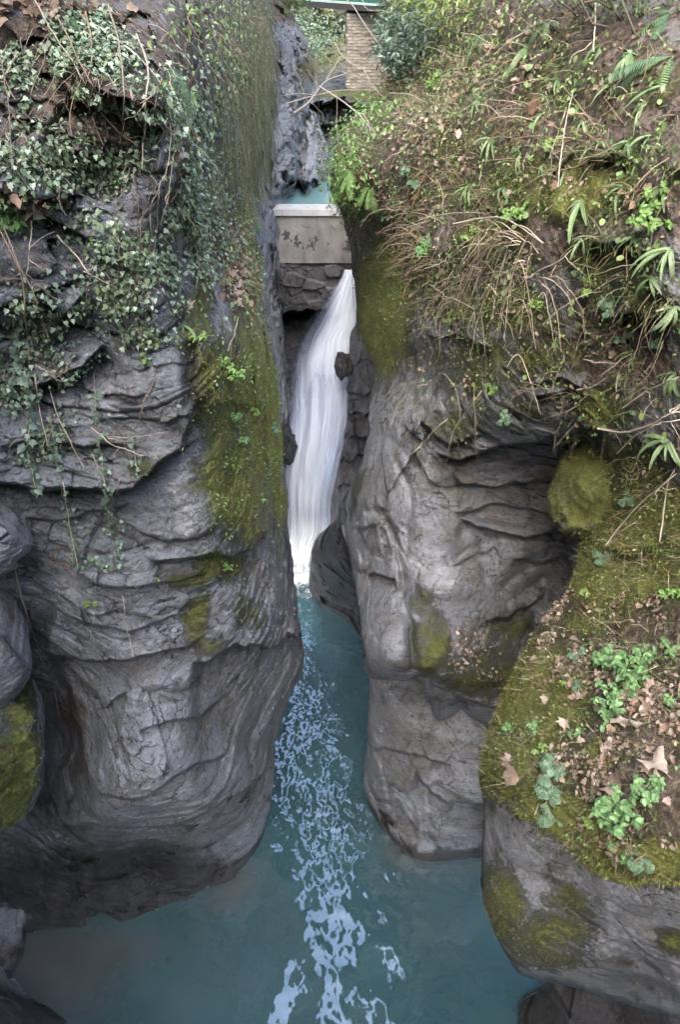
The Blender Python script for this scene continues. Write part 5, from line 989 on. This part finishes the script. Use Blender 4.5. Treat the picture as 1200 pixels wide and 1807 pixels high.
for px, py, k, s, lab in [(405, 660, 5, 1.3, 'bright feathery herb on the upper moss panel of the cliff'), (412, 735, 2, 1., 'herb on the mossy step of the cliff'), (420, 775, 2, 1.1, 'herb below the mossy step of the cliff'), (480, 755, 3, 1., 'pale rosette on the cliff edge beside the waterfall'), (440, 720, 4, 1., 'small sprout right of the mossy step'), (345, 600, 4, 1.2, 'yellow green sprout in the mossy seam of the cliff'), (262, 640, 4, 1.1, 'lone sprout on the lichen spotted slab'), (450, 730, 4, .9, 'tiny sprout near the cliff edge above the rosette'), (60, 385, 1, 1.2, 'grassy green herb left of the narrow fern in the ivy'), (20, 400, 1, 1.2, 'green herb at the left frame edge under the dead leaf heap'), (160, 1065, 4, 1., 'small green tuft on the pale shelf low on the cliff'), (460, 880, 4, 1., 'bright sprout on the right rim of the moss panel'), (395, 1000, 5, .9, 'green herb in the mossy groove under the moss panel')]:
    herb('left', px, py, k, s, lab)
for px, py, k, s, lab in [(758, 440, 1, 1.3, 'bright green herb in the bare stems above the mossy column'), (735, 330, 3, 1.6, 'broad leaved herb under the hummock branch'), (770, 150, 5, 1.8, 'green herb bush on the crest right of the pier'), (720, 300, 3, 1.5, 'pair of broad green leaves at the near side of the hummock'), (1110, 590, 3, 1.3, 'round leaved herb over the dark ledge on the slope'), (1170, 600, 3, 1.5, 'rounded green clump at the frame edge under the dark hollow'), (950, 540, 4, 1.3, 'light sprouts on the moss below the bent twig'), (870, 690, 4, 1.2, 'pale sprouts hanging over the top of the smooth wall'), (1160, 380, 5, 1.5, 'yellow green clump left of the big frame edge fern'), (980, 260, 4, 1.4, 'green sprout over the moss patch of the slope'), (830, 420, 4, 1.4, 'sprout in the thick of the bare stems'), (800, 560, 4, 1.3, 'pale sprouts at the left end of the mossy brow'), (890, 740, 3, 1., 'grey green rosette hanging above the dark ledge'), (1075, 545, 3, 1.2, 'dark leaved herb among grass left of the hollow'), (920, 380, 5, 1.3, 'green herb right of the drooping dry sheaf'), (1045, 505, 4, 1.4, 'yellowish herb below the bent twig fern')]:
    herb('right', px, py, k, s, lab)

# shrubs
def shrub(mass, blobs, n_, leaf, cols, lab, off, tm=OVATE, asp=.7, ns=26):
    P, N, x, y = sample(mass, n_, blobs); c = P.mean(0)
    Q = P+N*(rng.rand(n_, 1)**.7*off)+UP*(rng.rand(n_, 1)*off*.5)+rnd3(n_, .05)
    tag(plant_obj('shrub', [instance(tm, Q, frames(UP*.7+N*.4+rnd3(n_, .6), N*.5+rnd3(n_, .8)), leaf*(.5+rng.rand(n_)), tints(n_, cols, .35), asp, rng.randn(n_)*.3)]+[tube_part(np.stack([P[i]-N[i]*.1, P[i]*.5+Q[i]*.5+rnd3(1, .04)[0], Q[i]+N[i]*.03]), .008, stem_col()*.7, 4) for i in rng.randint(n_, size=ns)], M['leaf'], None, c), lab, 'shrub')
BG = [(.10, .155, .11), (.15, .215, .16), (.21, .28, .21), (.065, .10, .07)]
shrub('right', [(722, 95, 28, 55, 1.), (745, 70, 40, 40, .8)], 3000, .10, BG, 'blue green evergreen shrub growing beside the bridge pier', .5)
shrub('right', [(770, 25, 60, 40, 1.), (820, 20, 50, 30, .8)], 1800, .075, [(.18, .24, .06), (.14, .20, .06), (.22, .25, .09)], 'yellow green leafy shrub behind the evergreen at the top', .5)
shrub('right', [(1120, 30, 70, 30, 1.), (1030, 15, 50, 22, .8)], 1500, .035, [(.05, .09, .035), (.08, .13, .05), (.11, .17, .06)], 'fine leaved dark green shrub at the top right edge', .35)
shrub('ravine', [(545, 60, 25, 60, 1.), (585, 70, 25, 30, .8), (560, 110, 20, 30, .6)], 1800, .14, BG+[(.10, .15, .06)], 'dark ivy clad bush on the shaded far wall left of the bridge pier', .8)
shrub('beyond', [(512, 15, 16, 16, 1.)], 350, .10, [(.17, .24, .07), (.12, .18, .06)], 'small yellow green bush on the rock just under the bridge', .5)
shrub('beyond', [(565, 290, 12, 60, 1.), (555, 230, 10, 30, .7)], 420, .06, [(.16, .18, .08), (.12, .14, .06)], 'thin grassy growth on the pale rock beside the upper pool', .15)

# ------------------------------------------------------------------ bare branches, trailing stems, sticks
def stem(name, lab, cat, P, r0, r1, col, group=None, twigs=0, tl=.4):
    parts = [tube_part(P, np.linspace(r0, r1, len(P)), col, 6)]
    for _ in range(twigs):
        k = rng.randint(len(P)//4, len(P)-1); d = nrm(P[min(k+1, len(P)-1)]-P[k]+rnd3(1, .12)[0]*np.linalg.norm(P[1]-P[0])*8); L = tl*rng.uniform(.4, 1)
        t = np.linspace(0, 1, 7)[:, None]; parts.append(tube_part(P[k]+L*t*d-UP*L*.25*t*t+np.cumsum(rnd3(7, .01), 0), np.linspace(r1*1.1, r1*.4, 7), col*.95, 4))
    return tag(plant_obj(name, parts, M['stem'], None, P[0]), lab, cat, group)
WH = np.array((.42, .37, .33))
for lab, pts, d, r0, r1, tw in [
    ('pale bare branch forking over the upper pool in front of the pier', [(518, 200), (546, 180), (562, 157), (576, 140), (600, 134), (614, 126)], (12.6, 13.2), .028, .010, 5),
    ('long bowed branch sweeping down from the fork onto the hummock', [(563, 152), (590, 168), (620, 190), (640, 208), (656, 230), (666, 255), (668, 280), (664, 305), (654, 328)], (12.7, 11.8), .020, .010, 4),
    ('thin horizontal twig crossing below the bridge pier', [(505, 183), (540, 173), (590, 162), (625, 159), (656, 161)], (12.5, 12.3), .016, .006, 3),
    ('thin whitish branch hanging diagonally across the top of the pier', [(606, -6), (625, 14), (640, 40), (655, 60), (674, 84)], (13.5, 13.0), .014, .007, 2),
    ('curved twig hooked under the bridge girder', [(640, -8), (641, 8), (652, 18), (660, 16)], (13.5, 13.2), .012, .006, 1),
    ('fine twig curving across the middle of the pier', [(590, 75), (600, 96), (622, 116), (645, 122), (672, 121)], (13.0, 12.6), .010, .004, 2),
    ('dry stem arching right from the pale fern at the pier foot', [(688, 164), (720, 166), (745, 178), (768, 190)], (11.4, 10.2), .013, .006, 2),
    ('second bowed branch running close beside the sweeping one', [(640, 200), (660, 232), (672, 262), (668, 300), (662, 330)], (12.0, 11.5), .013, .006, 3),
    ('twig rising from the fork toward the shaded far wall', [(575, 141), (590, 118), (604, 92)], (13.1, 13.6), .010, .004, 3),
    ('thin twig drooping from the horizontal one toward the pool', [(592, 162), (596, 190), (594, 220), (599, 255)], (12.7, 12.4), .006, .003, 1),
    ('twig crossing in front of the pier foot', [(640, 120), (655, 145), (672, 165), (682, 172)], (12.4, 11.9), .010, .004, 1)]:
    stem('branch', lab, 'branch', px_path(None, pts, d, 22, .5), r0*.62, r1*.7, WH*rng.uniform(.65, .95), None, tw, .7)
TV = 'trailing stems on the cliffs'
stem('vine', 'thick woody vine running down the left frame edge past the angular blocks', 'vine', px_path('left', [(-10, 880), (8, 930), (22, 1000), (40, 1060), (62, 1125), (70, 1150)], .12, 26, 1.), .014, .006, np.array((.26, .22, .18)), None, 4, .4)
stem('vine', 'thin vine tail dangling below the dead leaf over the dark wet rock', 'vine', px_path('left', [(64, 1150), (78, 1175), (95, 1200), (100, 1228), (112, 1285)], .08, 20, 1.), .006, .003, np.array((.24, .2, .17)), None, 3, .2)
for k, (pts, r) in enumerate([([(60, 0), (90, 50), (130, 110), (160, 160)], 5), ([(150, 20), (160, 70), (162, 110), (140, 130)], 6), ([(190, 10), (210, 80), (216, 150), (212, 220)], 6), ([(100, 30), (130, 90), (160, 150), (200, 210)], 5), ([(240, 60), (262, 130), (252, 190), (250, 300)], 6), ([(160, 40), (210, 70), (260, 110), (285, 145)], 7), ([(285, 140), (270, 170), (240, 184), (180, 182)], 6), ([(250, 180), (275, 210), (300, 235), (340, 255)], 6), ([(300, 140), (296, 200), (300, 260), (286, 330)], 5), ([(315, 150), (308, 260), (300, 350), (285, 400)], 6), ([(305, 280), (320, 320), (300, 355)], 6), ([(230, 160), (232, 205), (240, 222)], 7), ([(140, 170), (170, 185), (200, 225), (240, 260)], 5), ([(0, 100), (15, 180), (20, 300)], 4), ([(2, 140), (14, 120), (30, 90)], 6), ([(-5, 400), (25, 450), (42, 500), (46, 640)], 6), ([(5, 400), (30, 470), (60, 530), (85, 600)], 5), ([(100, 415), (130, 450), (155, 500)], 7), ([(55, 390), (50, 450), (46, 480)], 5), ([(60, 660), (75, 730), (95, 800)], 5), ([(85, 680), (100, 730), (130, 790), (150, 830)], 5), ([(235, 760), (255, 710), (272, 660)], 5), ([(160, 755), (190, 780), (240, 795), (255, 797)], 5), ([(190, 772), (240, 770), (295, 762)], 5), ([(62, 645), (90, 660), (115, 690)], 5), ([(110, 850), (116, 900), (128, 960), (136, 1002)], 5), ([(215, 1050), (220, 1100), (235, 1170)], 3), ([(230, 1105), (280, 1085), (315, 1078)], 3), ([(172, 1150), (190, 1190)], 3), ([(165, 1080), (160, 1115), (155, 1132)], 3), ([(330, 30), (360, 90), (400, 130), (440, 160)], 5), ([(425, 20), (430, 110), (434, 180), (432, 265)], 7), ([(405, 60), (425, 130), (433, 200), (437, 260)], 5), ([(350, 200), (370, 260), (400, 290), (436, 300)], 5), ([(410, 260), (425, 280), (438, 275), (430, 300)], 5), ([(420, 560), (412, 590), (402, 620)], 4), ([(340, 410), (350, 460), (345, 510)], 4), ([(200, 820), (210, 850), (200, 880)], 4), ([(160, 800), (180, 840), (190, 880)], 3)]):
    stem('vine', 'bare brown stem trailing down the ivy covered cliff', 'vine', px_path('left', pts, .13, 18, 1.6), r*.0011, r*.0006, stem_col()*1.1, TV, 2, .25)
# the tangle of dry stems arching over the brow of the right cliff
for k in range(46):
    if k < 24: x0, y0, dx, dy = rng.uniform(860, 960), rng.uniform(395, 450), rng.uniform(-120, -10), rng.uniform(40, 170)
    elif k < 40: x0, y0, dx, dy = rng.uniform(800, 960), rng.uniform(440, 560), rng.uniform(-90, 90), rng.uniform(30, 150)
    else: x0, y0, dx, dy = rng.uniform(740, 900), rng.uniform(600, 690), rng.uniform(-90, 60), rng.uniform(20, 150)
    hump = -rng.uniform(5, 45)
    stem('dry_stem', 'thin dry stem arching in the tangle over the brow of the smooth wall', 'stem', px_path('right', [(x0, y0), (x0+dx*.35, y0+dy*.15+hump), (x0+dx*.8, y0+dy*.5), (x0+dx, y0+dy)], rng.uniform(.08, .3), 16, 1.2), .0045, .0022, np.array(DRY[rng.randint(3)])*rng.uniform(.8, 1.3), 'dry stems tangled on the brow', 2, .2)
for lab, ms, pts, r, off in [
    ('dark bent twig sticking out across the slope above the mossy brow', 'right', [(920, 500), (950, 478), (985, 462), (1008, 440)], .008, .2), ('long straight dead stick propped on the mossy ridge', 'bank', [(1070, 962), (1100, 920), (1140, 880), (1195, 835)], .009, .12),
    ('second dead stick leaning just right of the long straight one', 'bank', [(1165, 955), (1172, 900), (1180, 850), (1200, 815)], .008, .12), ('forked pale root poking out above the mossy ledge', 'right', [(1030, 635), (1060, 640), (1085, 640)], .007, .1), ('pale twig lying across the mossy ledge at the slope foot', 'right', [(1020, 688), (1045, 683), (1070, 668)], .007, .08),
    ('bare root curling over the ledge at the right frame edge', 'right', [(1055, 756), (1100, 765), (1150, 750), (1200, 720)], .011, .12), ('grey root beside the curling one, reaching down', 'right', [(1090, 800), (1120, 770), (1160, 745), (1200, 740)], .008, .12), ('thin root arching above the curling one', 'right', [(1100, 720), (1140, 690), (1200, 665)], .008, .12),
    ('curved root dropping from the lip of the bank', 'bank', [(950, 1418), (943, 1440), (952, 1455), (965, 1460)], .004, .05), ('straight dry stem hanging in front of the hummock shade', 'right', [(630, 360), (635, 400), (640, 450)], .006, .1), ('dry stem rising from moss beside the tan stone', 'right', [(985, 330), (990, 270), (1000, 200), (1010, 160)], .006, .12), ('thick pale stem standing at the top of the slope', 'right', [(1052, -10), (1050, 40), (1050, 90)], .009, .15),
    ('stem bending down the slope below the strap fern', 'right', [(1000, 190), (985, 230), (970, 280)], .006, .1), ('pale arching stem at the left of the tangle', 'right', [(800, 395), (840, 385), (890, 382), (960, 430)], .007, .2), ('dry bramble cane over the dark cleft rock', 'right', [(690, 590), (700, 550), (740, 530), (790, 520), (840, 545)], .007, .2), ('bramble cane dangling on the smooth wall', 'right', [(790, 740), (765, 760), (730, 800), (700, 815)], .006, .12), ('bare cane drooping over the smooth wall', 'right', [(850, 690), (830, 720), (800, 760), (785, 830)], .006, .12), ('slender cane hanging near the mossy column', 'right', [(745, 470), (735, 520), (742, 570)], .005, .15)]:
    stem('stick', lab, 'stick', px_path(ms, pts, off, 20, .8), r, r*.5, np.array((.36, .31, .26))*rng.uniform(.75, 1.15), None, 2, .25)

# big dead leaves lying about
def plane_mesh(k):
    r_ = np.random.RandomState(k); V, F = PLANE; V = V.copy(); V[:, :2] += r_.randn(len(V), 2)*.05; V[:, 2] += (.5+.8*r_.rand())*V[:, 0]**2+r_.uniform(-.6, .9)*(V[:, 1]-.3)**2+r_.randn(len(V))*.09
    C = np.ones((len(V), 4)); C[:, :3] = np.array([(.32, .255, .21), (.26, .195, .155), (.38, .315, .27), (.28, .19, .14)][k % 4]); o = mesh_np('dead_leaf', V, F, M['dead'], None, None, {'tint': C}, smooth=True); me = o.data; bpy.data.objects.remove(o); return me
PL = [plane_mesh(k) for k in range(8)]
def dead_leaf(mass, px, py, s, lab, group='dead leaves on the ground'):
    P, N = spot(mass, px, py); o = bpy.data.objects.new('dead_leaf', PL[rng.randint(8)]); link(o)
    f = frames((N+rnd3(1, .3)[0]+UP*.3)[None], rnd3(1, 1.))[0]; q = Matrix(f.tolist()).to_4x4() @ Matrix.Scale(s, 4); q.translation = Vector(P+N*.03); o.matrix_world = q; return tag(o, lab, 'leaf', group)
for ms, px, py, s, lab in [('bank', 912, 1342, .15, 'curled pale dead leaf at the edge of the bank, upper of two'), ('bank', 922, 1372, .17, 'large pale dead leaf at the edge of the bank, lower of two'), ('bank', 1105, 1395, .17, 'broad flat dead leaf beside the bushy herb on the lip'), ('bank', 1150, 1348, .17, 'pinkish dead leaf crumpled above the lip herbs'), ('left', 68, 1140, .12, 'brown curled dead leaf caught on the vine over dark rock'), ('left', 330, 555, .14, 'single upright reddish dead leaf in the mossy seam'), ('left', 302, 268, .12, 'brown dead leaf snagged on the stems at the cliff shoulder'), ('right', 1080, 315, .15, 'pale stone coloured dead leaf under the tan earth patch'), ('left', 350, 725, .14, 'pale dead leaf lying on the mossy step')]:
    dead_leaf(ms, px, py, s, lab)
for ms, n_, bl, s, lab in [('bank', 70, [(1140, 1290, 90, 90, 1.), (1130, 1360, 70, 40, 1.), (1010, 1200, 40, 60, .6), (1140, 1075, 40, 20, .8), (1180, 1420, 30, 40, .7)], .07, 'pinkish brown dead leaf in the litter of the mossy bank'), ('left', 30, [(45, 355, 55, 16, 1.)], .10, 'brown dead leaf in the heap on the ivy cliff'), ('left', 26, [(60, 15, 70, 22, 1.), (150, 5, 40, 12, .8)], .095, 'brown dead leaf in the pile at the top corner of the ivy cliff'), ('left', 26, [(418, 495, 22, 32, 1.)], .11, 'pale dead leaf in the pile on the corner of the cliff'), ('right', 60, [(760, 250, 70, 50, 1.), (900, 140, 120, 60, .7), (1130, 690, 50, 40, .8), (1150, 390, 60, 40, .5), (940, 420, 40, 30, .6)], .08, 'brown dead leaf among the dry stems of the slope')]:
    P, N, xx, yy = sample(ms, n_, bl)
    for a, b in zip(xx, yy): dead_leaf(ms, a, b, s*rng.uniform(.7, 1.3), lab)
# ------------------------------------------------------------------ light
w = bpy.data.worlds.new('World'); scene.world = w; w.use_nodes = True
nt = w.node_tree; bg = nt.nodes['Background']; sky = nt.nodes.new('ShaderNodeTexSky'); sky.sky_type = 'NISHITA'
sky.sun_disc = False; sky.sun_elevation = R(48); sky.sun_rotation = R(200); sky.air_density = 1.0; sky.dust_density = 4.0; sky.ozone_density = 1.0
nt.links.new(sky.outputs[0], bg.inputs[0]); bg.inputs[1].default_value = .15
sl = bpy.data.lights.new('sun', 'SUN'); so = bpy.data.objects.new('sun', sl); COL.objects.link(so)
sl.energy = 1.6; sl.angle = R(60); sl.color = (1, .99, .98)
az, el = R(200), R(56)   # clockwise from +Y
d = Vector((math.sin(az)*math.cos(el), math.cos(az)*math.cos(el), math.sin(el)))
so.rotation_euler = (-d).to_track_quat('-Z', 'Y').to_euler()
scene.view_settings.view_transform = 'Standard'; scene.view_settings.look = 'None'; scene.view_settings.exposure = 2.7; scene.view_settings.gamma = 1
scene.cycles.max_bounces = 6; scene.cycles.diffuse_bounces = 3; scene.cycles.transparent_max_bounces = 12
scene.cycles.use_denoising = True; scene.cycles.use_adaptive_sampling = True; scene.cycles.adaptive_threshold = .02
